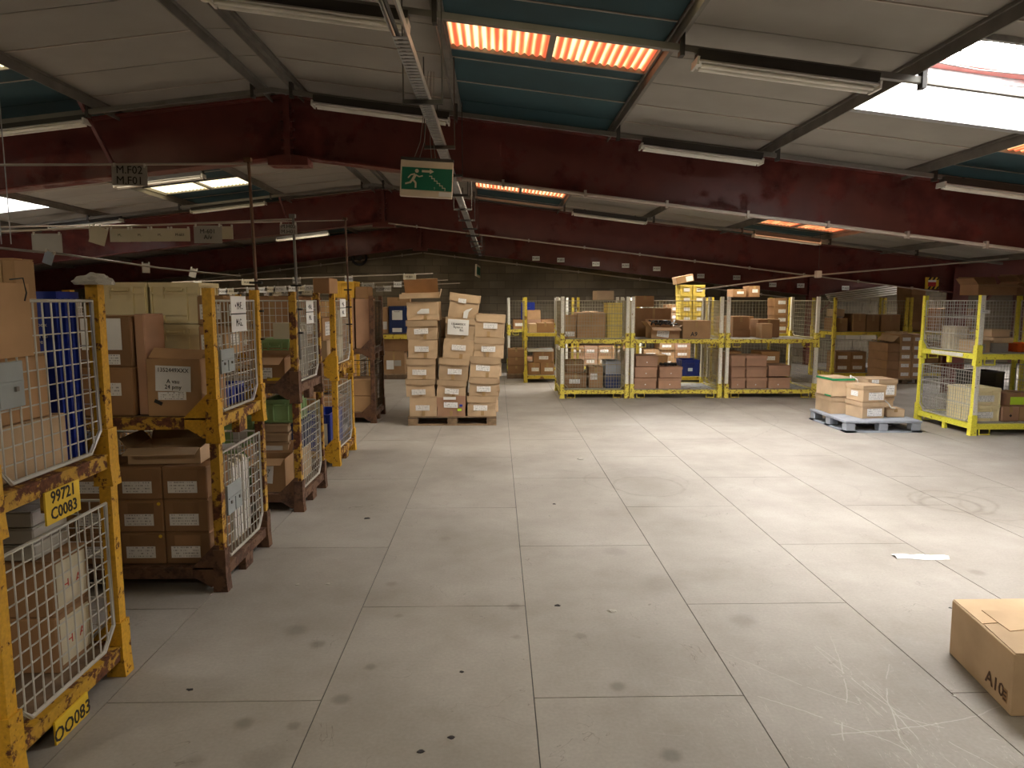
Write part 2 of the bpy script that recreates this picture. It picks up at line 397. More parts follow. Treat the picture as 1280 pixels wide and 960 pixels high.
def vis(p):
    a, b, y0, y1, c = p
    xm, ym = (a+b)/2, (y0+y1)/2
    if ym < 2.2 or abs(xm/ym) > 1.0 or b-a < .5: return 1e6
    return ym+abs(xm)*.3
pieces.sort(key=vis)
restg, restt, bars = MB(), MB(), MB()
for n_, (a, b, y0, y1, c) in enumerate(pieces):
    mbp = MB(); g = .006
    slopebox(mbp, a+.01, b-.01, y0+g, y1-g, .055, .085)
    if n_ < 285 and vis(pieces[n_]) < 1e6: link('roof_panel', mbp.mesh('roof_panel', M[c]), ceil)
    else:
        r_ = restt if c == 'teal' else restg; k = len(r_.v)
        r_.v += mbp.v; r_.f += [tuple(q+k for q in f) for f in mbp.f]
    if rnd.random() < .45 and -8 < a < 8: slopebox(bars, a+.03, b-.03, y1-.006, y1+.006, .048, .06)
for r_, c in ((restg, 'ceiling grey'), (restt, 'teal')): link('roof_panel', r_.mesh('roof_panel', M[c]), ceil, kind='stuff')
link('joint_strip', bars.mesh('joint_strip', M['pipe cream']), ceil, kind='stuff')
top = MB()
for st in strips:      # outer roof skin above the panels, open over the roof lights
    a, b = st; cuts = sorted((y0, y1) for (x, y0, y1, k) in OPEN if strip_of(x) == st)
    y = YB-.2
    for c in cuts+[(YF+.2, 0)]:
        if c[0]-y > .01: slopebox(top, a-.02, b+.02, y, c[0], .10, .14)
        y = c[1]
link('roof_skin', top.mesh('roof_skin', M['dark metal']), ceil)
for x in purl+purr+pur3:
    if x < XL: continue
    p = MB(); slopebox(p, x-.028, x+.028, YB, YF, 0, .06); slopebox(p, x-.028, x-.018, YB, YF, -.045, 0) if x > XR and x < XV else slopebox(p, x+.018, x+.028, YB, YF, -.045, 0)
    slopebox(p, x-.04, x+.04, YB, YF, .03, .05)
    link('purlin', p.mesh('purlin', M['purlin']), ceil)
# roof lights, the real openings and the unseen ones added for brightness
wn = 1
for (x, y0, y1, kind) in OPEN:
    a, b = strip_of(x); a += .03; b -= .03
    fr = MB()
    if kind in ('vent', 'ventl'):
        hi = .42
        slopebox(fr, a, b, y1-.015, y1+.012, 0.02, hi); slopebox(fr, a, b, y0-.012, y0+.015, .02, hi)
        slopebox(fr, a, a+.02, y0, y1, .02, hi); slopebox(fr, b-.02, b, y0, y1, .02, hi)
        slopebox(fr, a, b, y1-.05, y1+.03, 0.0, .025)
        wo = link('window_%d' % wn, fr.mesh('window', M['galvanised'])); wo['kind'] = 'structure'
        r2 = MB(); slopebox(r2, a, b, y1-.14, y1-.015, hi-.03, hi); slopebox(r2, b-.12, b-.02, y0, y1, hi-.03, hi); slopebox(r2, a+.02, a+.05, y0, y1, hi-.03, hi)
        link('inner_frame', r2.mesh('inner_frame', M['pink frame']), wo)
        gl = MB(); slopebox(gl, a, b, y0, y1, hi, hi+.02); link('pane', gl.mesh('pane', M['daylight']), wo)
        for q in range(6):
            ww = MB(); yy = y0+(y1-y0)*(q+.8)/6.6; ww.tube([(a+.02, yy, zc(a)+.30), ((a+b)/2, yy+.02*(q % 3-1), zc((a+b)/2)+.27), (b-.02, yy+.03*(q % 2), zc(b)+.3)], .006, 5)
            link('safety_wire', ww.mesh('safety_wire', M['dark metal']), wo)
    else:
        slopebox(fr, a, b, y1-.008, y1+.012, .035, .10); slopebox(fr, a, b, y0-.012, y0+.01, .02, .10)
        slopebox(fr, (a+b)/2-.02, (a+b)/2+.02, y0, y1, .03, .10); slopebox(fr, a, a+.015, y0, y1, .02, .1); slopebox(fr, b-.015, b, y0, y1, .02, .1)
        wo = link('window_%d' % wn, fr.mesh('window', M['galvanised dark'])); wo['kind'] = 'structure'
        for (p0, p1) in ((a+.015, (a+b)/2-.02), ((a+b)/2+.02, b-.015)):
            s = MB(); L = p1-p0; ns = int(L/.0592*6); k0 = len(s.v)
            for q in range(ns+1):
                xx = p0+L*q/ns; zz = zc(xx)+.062+.010*math.sin(2*PI*(xx-p0)/.0592)
                s.v += [(xx-p0, 0, zz), (xx-p0, y1-y0, zz)]
            for q in range(ns): s.f.append((k0+2*q, k0+2*q+1, k0+2*q+3, k0+2*q+2))
            link('pane', s.mesh('pane', M[{'amber': 'amber sheet', 'pale': 'pale sheet', 'palesoft': 'pale sheet soft'}[kind]]), wo, (p0, y0, 0))
    wn += 1
# walls
wall = link('wall_back', MB().prism([(XL, 0), (XRR, 0), (XRR, zc(XRR)+.1), (XV, zc(XV)+.1), (XR, ZT+.1), (XL, zc(XL)+.1)], YF+.03, YF+.2).mesh('wall_back', M['mortar'])); wall['kind'] = 'structure'
BW, BH = .46, .215; blocks = []
for r_ in range(18):
    z0 = r_*BH; x = XL-(BW/2 if r_ % 2 else 0)
    while x < XRR:
        x0, x1 = max(x, XL), min(x+BW, XRR); x += BW
        zt = min(zc(x0), zc(x1))+.08
        if x1-x0 < .03 or z0 > zt-.03: continue
        xm = (x0+x1)/2; score = 0 if (-6.5 < xm < 8.6 and z0 > 1.6) else 1
        blocks.append((score, abs(xm-1), x0, x1, z0, min(z0+BH, zt)))
blocks.sort(); rb = MB(); cache = {}
for n_, (sc_, _, x0, x1, z0, z1) in enumerate(blocks):
    if n_ < 290 and sc_ == 0:
        key = (round(x1-x0, 3), round(z1-z0, 3))
        if key not in cache: cache[key] = MB().box(.006, key[0]-.006, 0, .05, .006, key[1]-.006).mesh('block', M['block'])
        link('block', cache[key], wall, (x0, YF-rnd.uniform(0, .004), z0))
    else: rb.box(x0+.006, x1-.006, YF, YF+.05, z0+.006, z1-.006)
link('block', rb.mesh('block', M['block']), wall, kind='stuff')
for nm, bx_, mt in (('wall_left', (XL-.15, XL, YB, YF+.2, -.2, 3.0), 'cladding'), ('wall_right', (XRR, XRR+.15, YB, YF+.2, -.2, 3.6), 'cladding'), ('wall_front', (XL, XRR, YB-.15, YB, -.2, 4.2), 'block')):
    o = link(nm, MB().box(*bx_).mesh(nm, M[mt])); o['kind'] = 'structure'

# ------------------------------------------------------------------ portal frames
def rafter(x0, x1, Y, dep=.6):
    m_ = MB(); fl = .1; tf = .016
    def sb(ya, yb, a, b):
        n = len(m_.v)
        z0, z1 = zc(x0+1e-4), zc(x1-1e-4)
        m_.v.extend([(x0,ya,z0+a),(x1,ya,z1+a),(x1,yb,z1+a),(x0,yb,z0+a),(x0,ya,z0+b),(x1,ya,z1+b),(x1,yb,z1+b),(x0,yb,z0+b)])
        m_.f.extend([tuple(n+i for i in q) for q in ((0,3,2,1),(4,5,6,7),(0,1,5,4),(1,2,6,5),(2,3,7,6),(3,0,4,7))])
    sb(Y-.008, Y+.008, -dep, 0); sb(Y-fl, Y+fl, -tf, 0); sb(Y-fl, Y+fl, -dep, -dep+tf)
    return m_
names_b = {1: 'nearest dark red steel roof frame, carrying the white pipe', 2: 'middle dark red steel roof frame beyond the exit sign', 3: 'farthest dark red steel roof frame just before the block wall'}
for bi, Y in ((1, 7.45), (2, 13.45), (3, 19.7), (0, 1.3)):
    if bi == 0: Y = 1.0
    fr = thing('roof_frame', names_b.get(bi, 'dark red steel roof frame overhead behind the viewpoint'), 'beam', (0, 0, 0), group=None)
    link('rafter', rafter(XL, XR-.015, Y).mesh('rafter', M['beam red']), fr)
    link('rafter', rafter(XR+.015, XV-.01, Y).mesh('rafter', M['beam red']), fr)
    link('rafter', rafter(XV+.01, XRR, Y).mesh('rafter', M['beam red']), fr)
    link('apex_plate', MB().box(XR-.03, XR+.03, Y-.11, Y+.11, ZT-.68, ZT-.02).mesh('apex_plate', M['beam red']), fr)
    link('haunch_plate', MB().prism([(XR-.2, ZT-.69), (XR+.2, ZT-.69), (XR+.2, ZT-.61), (XR, ZT-.58), (XR-.2, ZT-.61)], Y-.105, Y+.105).mesh('haunch_plate', M['beam red']), fr)
    bo = MB()
    for q in range(6):
        for sx in (-1, 1): bo.box(XR+sx*.05-.018, XR+sx*.05+.018, Y-.09, Y-.05, ZT-.62+q*.09, ZT-.595+q*.09)
    link('bolts', bo.mesh('bolts', M['beam red']), fr)
    cz = zc(XV)-.6
    c = MB(); c.box(XV-.15, XV+.15, Y-.1, Y-.084, 0, cz+.5); c.box(XV-.15, XV+.15, Y+.084, Y+.1, 0, cz+.5); c.box(XV-.01, XV+.01, Y-.084, Y+.084, 0, cz+.5)
    link('column', c.mesh('column', M['beam red']), fr)
    if bi:
        for x in ((-3.84,) if bi < 3 else ()):
            s = MB().tube([(x, Y-.62, zc(x)-.01), (x, Y-.09, zc(x)-.5)], .022, 4); link('fly_brace', s.mesh('fly_brace', M['beam red']), fr)
        s = MB().tube([(XV+.16, Y, cz-.62+.1), (XV+.8, Y, cz+.12)], .028, 4); link('knee_brace', s.mesh('knee_brace', M['beam red']), fr)
# purlin rods near the ridge bracing etc: white conduit on near frame
def pipe(name, pts, r, mat, label, cat, clips=0, n=8):
    o = thing(name, label, cat, pts[0])
    L = [Vector(p)-Vector(pts[0]) for p in pts]
    link('tube', MB().tube(L, r, n).mesh('tube', M[mat]), o)
    for k in range(clips):
        t_ = (k+.5)/clips; a = Vector(pts[0])-Vector(pts[0]); b = L[-1]; p = a.lerp(b, t_)
        link('clip', MB().box(p.x-.012, p.x+.012, p.y-r*1.6, p.y+r*1.6, p.z-r*1.8, p.z+r*2.2).mesh('clip', M[mat]), o)
    return o
for (bi, Y, xa, xb) in ((1, 7.45, -.35, 8.0), (2, 13.45, -2.0, 8.4)):
    pipe('conduit', [(xa, Y-.13, zc(xa)-.615), (xb, Y-.13, zc(xb)-.615)], .018 if bi == 1 else .014, 'pipe cream', 'thin pale conduit along the lower edge of the %s roof frame' % ('nearest' if bi == 1 else 'middle'), 'pipe', clips=10)
pts = [(x, YF-.03, zc(x)-.70) for x in (-9, XR)]; pipe('conduit', pts, .02, 'pipe cream', 'pale conduit rising to the ridge on left part of block wall', 'pipe', 6)
pts = [(XR+.03, YF-.03, zc(XR)-.70), (8.5, YF-.03, zc(8.5)-.70)]; pipe('conduit', pts, .02, 'pipe cream', 'pale conduit descending from the ridge on right part of block wall', 'pipe', 6)

# ------------------------------------------------------------------ lamps, trunking
def lamp(x0, x1, Y, drop, label, lit=False):
    L = math.hypot(x1-x0, zc(x1)-zc(x0)); ang = math.atan2(zc(x0)-zc(x1), x1-x0)
    o = thing('batten_lamp', label, 'lamp', (x0, Y, zc(x0)-drop), (0, ang, 0), 'fluorescent batten lamps under the roof')
    link('housing', MB().prism([(0, .016), (0, .085), (L, .085), (L, .016)][::-1], -.045, .045).mesh('housing', M['dark metal']), o)
    re = MB(); n = len(re.v)
    re.v += [(0,-.075,.0),(L,-.075,.0),(L,.075,.0),(0,.075,.0),(0,-.06,.016),(L,-.06,.016),(L,.06,.016),(0,.06,.016)]
    re.f += [tuple(n+i for i in q) for q in ((0,3,2,1),(4,5,6,7),(0,1,5,4),(1,2,6,5),(2,3,7,6),(3,0,4,7))]
    link('reflector', re.mesh('reflector', M['lamp white']), o)
    for s in (-.035, .035): link('tube', MB().tube([(.03, s, -.014), (L-.03, s, -.014)], .013, 8).mesh('tube', M['tube white']), o)
    for xx in (0, L): link('end_cap', MB().box(xx-.008, xx+.008, -.07, .07, -.02, .03).mesh('end_cap', M['lamp white']), o)
    for xx in (.2, L-.2): link('hanger', MB().box(xx-.012, xx+.012, -.008, .008, .085, .10).mesh('hanger', M['dark metal']), o)
def lampt(x0, x1, Y, drop, l): lamp(x0, x1, Y, drop, l)
lampt(-1.75, -.55, 4.62, .175, 'batten lamp left of the cable tray in the nearest row')
lampt(1.25, 2.40, 4.60, .175, 'batten lamp beside the bright open roof light in the nearest row')
lampt(-1.72, -.45, 6.92, .175, 'batten lamp just right of the ridge in front of nearest roof frame')
lampt(1.38, 2.54, 6.92, .175, 'batten lamp right of the teal panels in front of nearest roof frame')
lampt(4.30, 5.6, 6.90, .175, 'batten lamp at the right edge in front of nearest roof frame')
lampt(-5.05, -3.85, 6.95, .175, 'batten lamp at the left edge in front of nearest roof frame')
lampt(-5.1, -3.93, 9.8, .175, 'batten lamp behind the sign reading M.F02 M.F01')
lampt(-5.2, -3.95, 12.4, .175, 'batten lamp below the pale roof light in front of middle roof frame')
lampt(1.29, 2.55, 12.2, .175, 'small far batten lamp in front of middle roof frame, right of exit sign')
lampt(4.37, 5.5, 12.1, .175, 'far batten lamp under the amber roof light of the middle bay')
lampt(-5.42, -4.15, 17.8, .175, 'farthest batten lamp on the left in front of last roof frame')
lampt(-7.6, -6.4, 12.4, .175, 'far left batten lamp in front of middle roof frame')
for (Y, lab) in ((4.60, 'dark lamp trunking crossing the nearest row under the roof'), (6.92, 'dark lamp trunking just before the nearest roof frame'), (12.3, 'dark lamp trunking just before the middle roof frame')):
    tr = thing('lamp_trunking', lab, 'trunking', (0, Y, 0))
    for (a, b) in ((XL, XR), (XR, XV)):
        s = MB(); n = 0
        s.v += [(a,-.02,zc(a+.001)-.11),(b,-.02,zc(b-.001)-.11),(b,.02,zc(b-.001)-.11),(a,.02,zc(a+.001)-.11),(a,-.02,zc(a+.001)-.07),(b,-.02,zc(b-.001)-.07),(b,.02,zc(b-.001)-.07),(a,.02,zc(a+.001)-.07)]
        s.f += [(0,3,2,1),(4,5,6,7),(0,1,5,4),(1,2,6,5),(2,3,7,6),(3,0,4,7)]
        link('channel', s.mesh('channel', M['galvanised dark']), tr)
    for x in purl[:-1]+purr: link('bracket', MB().box(x-.015, x+.015, -.03, .03, zc(x)-.14, zc(x)).mesh('bracket', M['dark metal']), tr)
# smoke detectors
for (x, Y, l) in ((gp(257, 5, 3.72)[0], gp(257, 5, 3.72)[1], 'round white smoke detector near the ridge, top left'), (gp(1068, 118, 3.18)[0], gp(1068, 118, 3.18)[1], 'white smoke detector beside the open roof light')):
    o = thing('smoke_detector', l, 'smoke detector', (x, Y, zc(x)-.06))
    link('base', MB().cyl((0, 0), .055, 0, .05, 18).mesh('base', M['lamp white']), o)
    link('sensor', MB().cyl((0, 0), .03, -.025, 0, 18, .045).mesh('sensor', M['tube white']), o)
# cable tray
TX, TZ = -.44, 3.0
tray = thing('cable_tray', 'perforated steel cable tray running away overhead beside the exit sign', 'cable tray', (TX, 0, TZ))
s = MB(); s.box(-.037, -.032, YB+1, 19.3, 0, .04); s.box(.032, .037, YB+1, 19.3, 0, .04)
yy = 3.4
while yy < 19.3: s.box(-.032, .032, yy, yy+.03, 0, .004); yy += .05
link('tray_channel', s.mesh('tray_channel', M['galvanised']), tray)
link('cable', MB().tube([(.02, YB+1, .03), (.025, 6, .05), (.01, 12, .045), (.02, 19.3, .04)], .012, 6).mesh('cable', M['pipe cream']), tray)
link('cable', MB().tube([(-.02, YB+1, .02), (-.015, 8, .03), (-.02, 19.3, .02)], .010, 6).mesh('cable', M['dark metal']), tray)
for k in range(13):
    y = 4.4+k*1.25
    zt_ = zc(TX)-TZ; h = MB(); h.box(-.12, .12, y-.012, y+.012, -.03, -.005); h.box(-.12, -.112, y-.004, y+.004, -.005, zt_-.0); h.box(.112, .12, y-.004, y+.004, -.005, zt_-.0)
    link('stirrup', h.mesh('stirrup', M['dark metal']), tray)
# ------------------------------------------------------------------ exit sign
sx0, sz1 = at(499, 198, 5.5); sx1, sz0 = at(565, 247, 5.5); sw, sh = sx1-sx0, sz1-sz0-.02
es = thing('exit_sign', 'green and white emergency exit sign with running figure, arrow and stairs, hung on chains', 'sign', ((sx0+sx1)/2, 5.5, sz0), (0, .055, 0))
link('sign_box', bevel_mesh(MB().box(-sw/2, sw/2, -.02, .03, 0, sh).mesh('sign_box', M['sign cream']), .004), es)
link('green_panel', MB().box(-sw/2*.94, sw/2*.98, -.024, -.019, sh*.19, sh*.80).mesh('green_panel', M['sign green']), es)
link('top_bar', MB().box(-sw/2, sw/2, -.025, .035, sh, sh+.02).mesh('top_bar', M['dark metal']), es)
pg = MB(); Yf = -.0275
def seg(mb_, a, b, w_):
    a = Vector((a[0], 0, a[1])); b = Vector((b[0], 0, b[1])); d = (b-a).normalized(); p = Vector((-d.z, 0, d.x))*w_/2
    q = [a-p, b-p, b+p, a+p]; mb_.prism([(v.x, v.z) for v in q], Yf, Yf+.003)
u = sw
def P(x, z): return ((x-.5)*u, z*sh)
fig = MB()
seg(fig, P(.29,.60), P(.24,.46), u*.05); seg(fig, P(.24,.46), P(.30,.38), u*.035); seg(fig, P(.30,.38), P(.30,.24), u*.032)
seg(fig, P(.24,.47), P(.19,.37), u*.035); seg(fig, P(.19,.38), P(.10,.34), u*.03)
seg(fig, P(.29,.60), P(.36,.55), u*.024); seg(fig, P(.36,.55), P(.43,.58), u*.022); seg(fig, P(.28,.62), P(.20,.59), u*.024); seg(fig, P(.20,.59), P(.15,.50), u*.022)
hc = P(.315, .705); fig.prism([(hc[0]+.036*u*math.cos(a*PI/8), hc[1]+.036*u*math.sin(a*PI/8)) for a in range(16)], Yf, Yf+.003)
link('running_figure', fig.mesh('running_figure', M['sign cream']), es)
ar = MB(); seg(ar, P(.41,.705), P(.57,.705), u*.04); x_, z_ = P(.56, .705); ar.prism([(x_, z_-.045*u), (x_+.08*u, z_), (x_, z_+.045*u)], Yf, Yf+.003)
link('arrow', ar.mesh('arrow', M['sign cream']), es)
stt = MB(); cx, cz = .55, .58
for k in range(6):
    seg(stt, P(cx, cz), P(cx+.052, cz), u*.014); seg(stt, P(cx+.052, cz+.01), P(cx+.052, cz-.075), u*.014); cx += .052; cz -= .062
link('stairs', stt.mesh('stairs', M['sign cream']), es)
link('sticker', MB().box(sw*.25, sw*.48, -.026, -.02, .01, sh*.16).mesh('sticker', M['paper']), es)
text('S', .022, es, P(.66, .25)[:1]+(-.028, P(.66, .25)[1]), (PI/2, 0, 0), M['sign cream'])
for (a, b) in ((-.10, -.02), (-.06, .0), (.03, .0), (.06, .02)):
    link('chain', MB().tube([(a, 0, sh+.02), ((a+b)/2, 0, sh+.14), (b, .0, 3.62-sz0-.12)], .003, 5).mesh('chain', M['galvanised dark']), es)
# small far sign edge-on below end of tray
o = thing('hanging_sign', 'small narrow hanging sign seen edge on at far end of the cable tray', 'sign', (at(597, 340, 18.6)[0], 18.6, at(597, 346, 18.6)[1]), (0, .1, 1.35))
link('sign_box', MB().box(-.2, .2, -.02, .02, 0, .3).mesh('sign_box', M['sign cream']), o); link('green_panel', MB().box(-.18, .18, -.024, -.02, .05, .25).mesh('green_panel', M['sign green']), o)
link('wire', MB().tube([(0, 0, .3), (0, 0, .58)], .005, 5).mesh('wire', M['dark metal']), o)
# round wall fan
fx, fz = at(449, 322, YF-.06)
o = thing('wall_bell', 'round dark ring mounted high on the block wall, left of the ridge', 'bell', (fx, YF-.02, fz), (PI/2, 0, 0))
link('ring', MB().tube([(.2*math.cos(a*PI/10), .2*math.sin(a*PI/10), 0.03) for a in range(20)], .035, 8, True).mesh('ring', M['black']), o)
link('core', MB().cyl((0, 0), .09, 0, .06, 16).mesh('core', M['dark metal']), o)
# small location plates on the farthest frame
for k, (x, y) in enumerate([(670,323),(701,325),(745,330),(782,332),(821,336),(876,345),(921,347),(966,356),(1001,357),(1057,360)]):
    Y = 19.57; X, Z = at(x, y, Y)
    if x > 940: Y = 19.57
    o = thing('bay_plate', 'small white location plate on the farthest roof frame, %s from the left of ten' % ['first','second','third','fourth','fifth','sixth','seventh','eighth','ninth','last'][k], 'sign', (X, Y, Z))
    link('plate', MB().box(-.1, .1, 0, .01, -.06, .06).mesh('plate', M['paper']), o)
    text('M.%s0%d' % ('ABCDEFGHJK'[k], 1), .07, o, (0, -.002, 0), (PI/2, 0, 0), M['ink'])

# ================================================================== CAGES
TIER = .94
_cage = {}
def wires(w_, h, sx, sz, ch, r, zlow=0):
    m_ = MB(); n = max(2, round(w_/sx)); 
    for i in range(1, n):
        x = w_*i/n; lo = max(0, ch-x, ch-(w_-x)); m_.tube([(x, 0, lo), (x, 0, h)], r, 4)
    k = max(2, round(h/sz))
    for i in range(1, k):
        z = h*i/k; ins = max(0, ch-z); m_.tube([(ins, r*1.5, z), (w_-ins, r*1.5, z)], r, 4)
    return m_
def cage_parts(w_, d, style, panels, dens, gus, loops):
    key = (w_, d, style, panels, dens, gus, loops)
    if key in _cage: return _cage[key]
    ps = []
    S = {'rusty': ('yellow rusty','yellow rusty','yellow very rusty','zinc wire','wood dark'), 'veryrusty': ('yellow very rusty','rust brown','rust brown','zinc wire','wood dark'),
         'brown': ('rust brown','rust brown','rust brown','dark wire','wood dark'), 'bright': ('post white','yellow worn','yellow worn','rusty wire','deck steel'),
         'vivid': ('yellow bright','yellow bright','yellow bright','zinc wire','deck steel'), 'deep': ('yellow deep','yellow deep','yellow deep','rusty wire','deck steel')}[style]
    t = .055
    post = MB().box(-t/2, t/2, -t/2, t/2, .03, TIER-.005).mesh('post', M[S[0]])
    slv = MB(); slv.box(-.038, .038, -.038, .038, .10, .27); slv.prism([(-.045, .0), (.045, .0), (.038, .10), (-.038, .10)], -.038, .038)
    slv = slv.mesh('foot', M[S[1]])
    hook = MB().box(-.012, .012, -.04, -.028, .5, .53).mesh('hook', M[S[1]])
    for (x, y) in ((0, 0), (w_, 0), (w_, d), (0, d)):
        ps.append(('post', post, (x, y, 0), [('foot', slv)]))
    for (y) in (0, d):
        r_ = MB(); r_.box(.038, w_-.038, y-.025, y+.025, .085, .15); r_.box(.038, w_-.038, y-.03, y+.03, .145, .155)
        ps.append(('rail', r_.mesh('rail', M[S[2]]), (0, 0, 0), []))
    for (x) in (0, w_):
        r_ = MB(); r_.box(x-.025, x+.025, .038, d-.038, .085, .15); r_.box(x-.03, x+.03, .038, d-.038, .145, .155)
        ps.append(('rail', r_.mesh('rail', M[S[2]]), (0, 0, 0), []))
    if style in ('bright', 'vivid', 'deep'):
        dk = MB(); k = 16
        for i in range(k): dk.box(.03, w_-.03, .03+(d-.06)*i/k, .03+(d-.06)*(i+.72)/k, .145, .158)
        for i in range(3): dk.box(.1+(w_-.3)*i/2, .2+(w_-.3)*i/2, .03, d-.03, .12, .145)
    else: dk = MB().box(.03, w_-.03, .03, d-.03, .135, .158)
    ps.append(('deck', dk.mesh('deck', M[S[4]]), (0, 0, 0), []))
    if gus:
        for x, sg in ((0, 1), (w_, -1)):
            for y in (-.03, d+.022):
                g_ = MB().prism([(x, .05), (x+sg*.06, .03), (x+sg*.17, .10), (x+sg*.17, .16), (x+sg*.03, .30), (x, .30)][::sg], y, y+.008).mesh('gusset', M[S[1]])
                ps.append(('gusset', g_, (0, 0, 0), []))
    if loops:
        for y in (-.0, d):
            for x in (.10, w_-.24):
                l_ = MB().tube([(x, y, .09), (x, y, .012), (x+.14, y, .012), (x+.14, y, .09)], .012, 6).mesh('fork_loop', M[S[2]]); ps.append(('fork_loop', l_, (0, 0, 0), []))
        for x in (0, w_):
            l_ = MB().box(x-.02, x+.02, d*.45, d*.45+.06, .0, .09).mesh('skid', M[S[2]]); ps.append(('skid', l_, (0, 0, 0), []))
    else:
        for x in (0, w_):
            l_ = MB().box(x-.025, x+.025, d*.42, d*.42+.14, .0, .09).mesh('skid', M[S[2]]); ps.append(('skid', l_, (0, 0, 0), []))
    sx, sz, wr = dens; hh = TIER-.155-.10
    def panel(L, name):
        m_ = wires(L, hh, sx, sz, .09, wr); rim = MB(); c = .09
        rim.tube([(c, 0, 0), (L-c, 0, 0), (L, 0, c), (L, 0, hh), (0, 0, hh), (0, 0, c)], .010, 6, True)
        for i in ((1, 2) if sx < .052 else ()): rim.tube([(0, -.004, hh*i/3), (L, -.004, hh*i/3)], .006, 6)
        rusty = M[S[3]]
        return m_.mesh('mesh_panel', rusty), rim.mesh('rim', rusty)
    for p in panels:
        L = (w_ if p in 'FB' else d)-.085
        me, rim = panel(L, p)
        if p == 'F': loc, rz = (.0425, -.012, .175), 0
        if p == 'B': loc, rz = (.0425, d+.012, .175), 0
        if p == 'L': loc, rz = (-.005, .0425, .175), PI/2
        if p == 'R': loc, rz = (w_+.005, .0425, .175), PI/2
        ps.append(('mesh_panel', me, loc+(rz,), [('rim', rim)]))
    _cage[key] = ps; return ps
def cage(x, y, z, w_, d, style, panels, label, dens=(.058,.07,.0037), gus=False, loops=False, rz=0, group='stacked mesh pallet cages'):
    o = thing('mesh_pallet_cage', label, 'cage', (x, y, z), (0, 0, rz), group)
    for (nm, me, loc, subs) in cage_parts(w_, d, style, panels, dens, gus, loops):
        r_ = (0, 0, loc[3]) if len(loc) > 3 else (0, 0, 0)
        p = link(nm, me, o, loc[:3], r_)
        for (sn, sm) in subs: link(sn, sm, p)
    return o
# ------------------------------------------------------------------ boxes
_bx = {}
def bodymesh(w_, d, h, mat, bev=.006, bulge=0.0):
    key = (round(w_, 3), round(d, 3), round(h, 3), mat.name, bulge)
    if key not in _bx:
        me = MB().box(-w_/2, w_/2, 0, d, 0, h).mesh('body', mat)
        if bulge:
            bm = bmesh.new(); bm.from_mesh(me); bmesh.ops.subdivide_edges(bm, edges=bm.edges[:], cuts=2, use_grid_fill=True)
            rr = random.Random(int(w_*1000+h*777))
            for v in bm.verts:
                v.co.x += rr.uniform(-1, 1)*bulge; v.co.y += rr.uniform(-1, 1)*bulge*.8; v.co.z += rr.uniform(-1, .4)*bulge*(.3 if v.co.z < .01 else .8)
                if v.co.z < 0: v.co.z = 0
            bm.to_mesh(me); bm.free()
        else: bevel_mesh(me, min(bev, h*.1))
        _bx[key] = me
    return _bx[key]
def lab(o, u0, u1, v0, v1, w_, d, h, face='F', mat='printed label', name='label', tilt=0, off=.001):
    """label stuck on the front (F), right (R) or left (L) face; u,v as fractions"""
    L = w_ if face == 'F' else d
    lw, lh = (u1-u0)*L, (v1-v0)*h
    me = MB().box(-lw/2, lw/2, -.0015, 0, -lh/2, lh/2).mesh(name, M[mat])
    c = (u0+u1)/2*L; z = (v0+v1)/2*h
    if face == 'F': loc, rot = (c-w_/2, -off, z), (0, tilt, 0)
    elif face == 'R': loc, rot = (w_/2+off, c, z), (0, tilt, PI/2)
    else: loc, rot = (-w_/2-off, c, z), (0, tilt, -PI/2)
    return link(name, me, o, loc, rot)
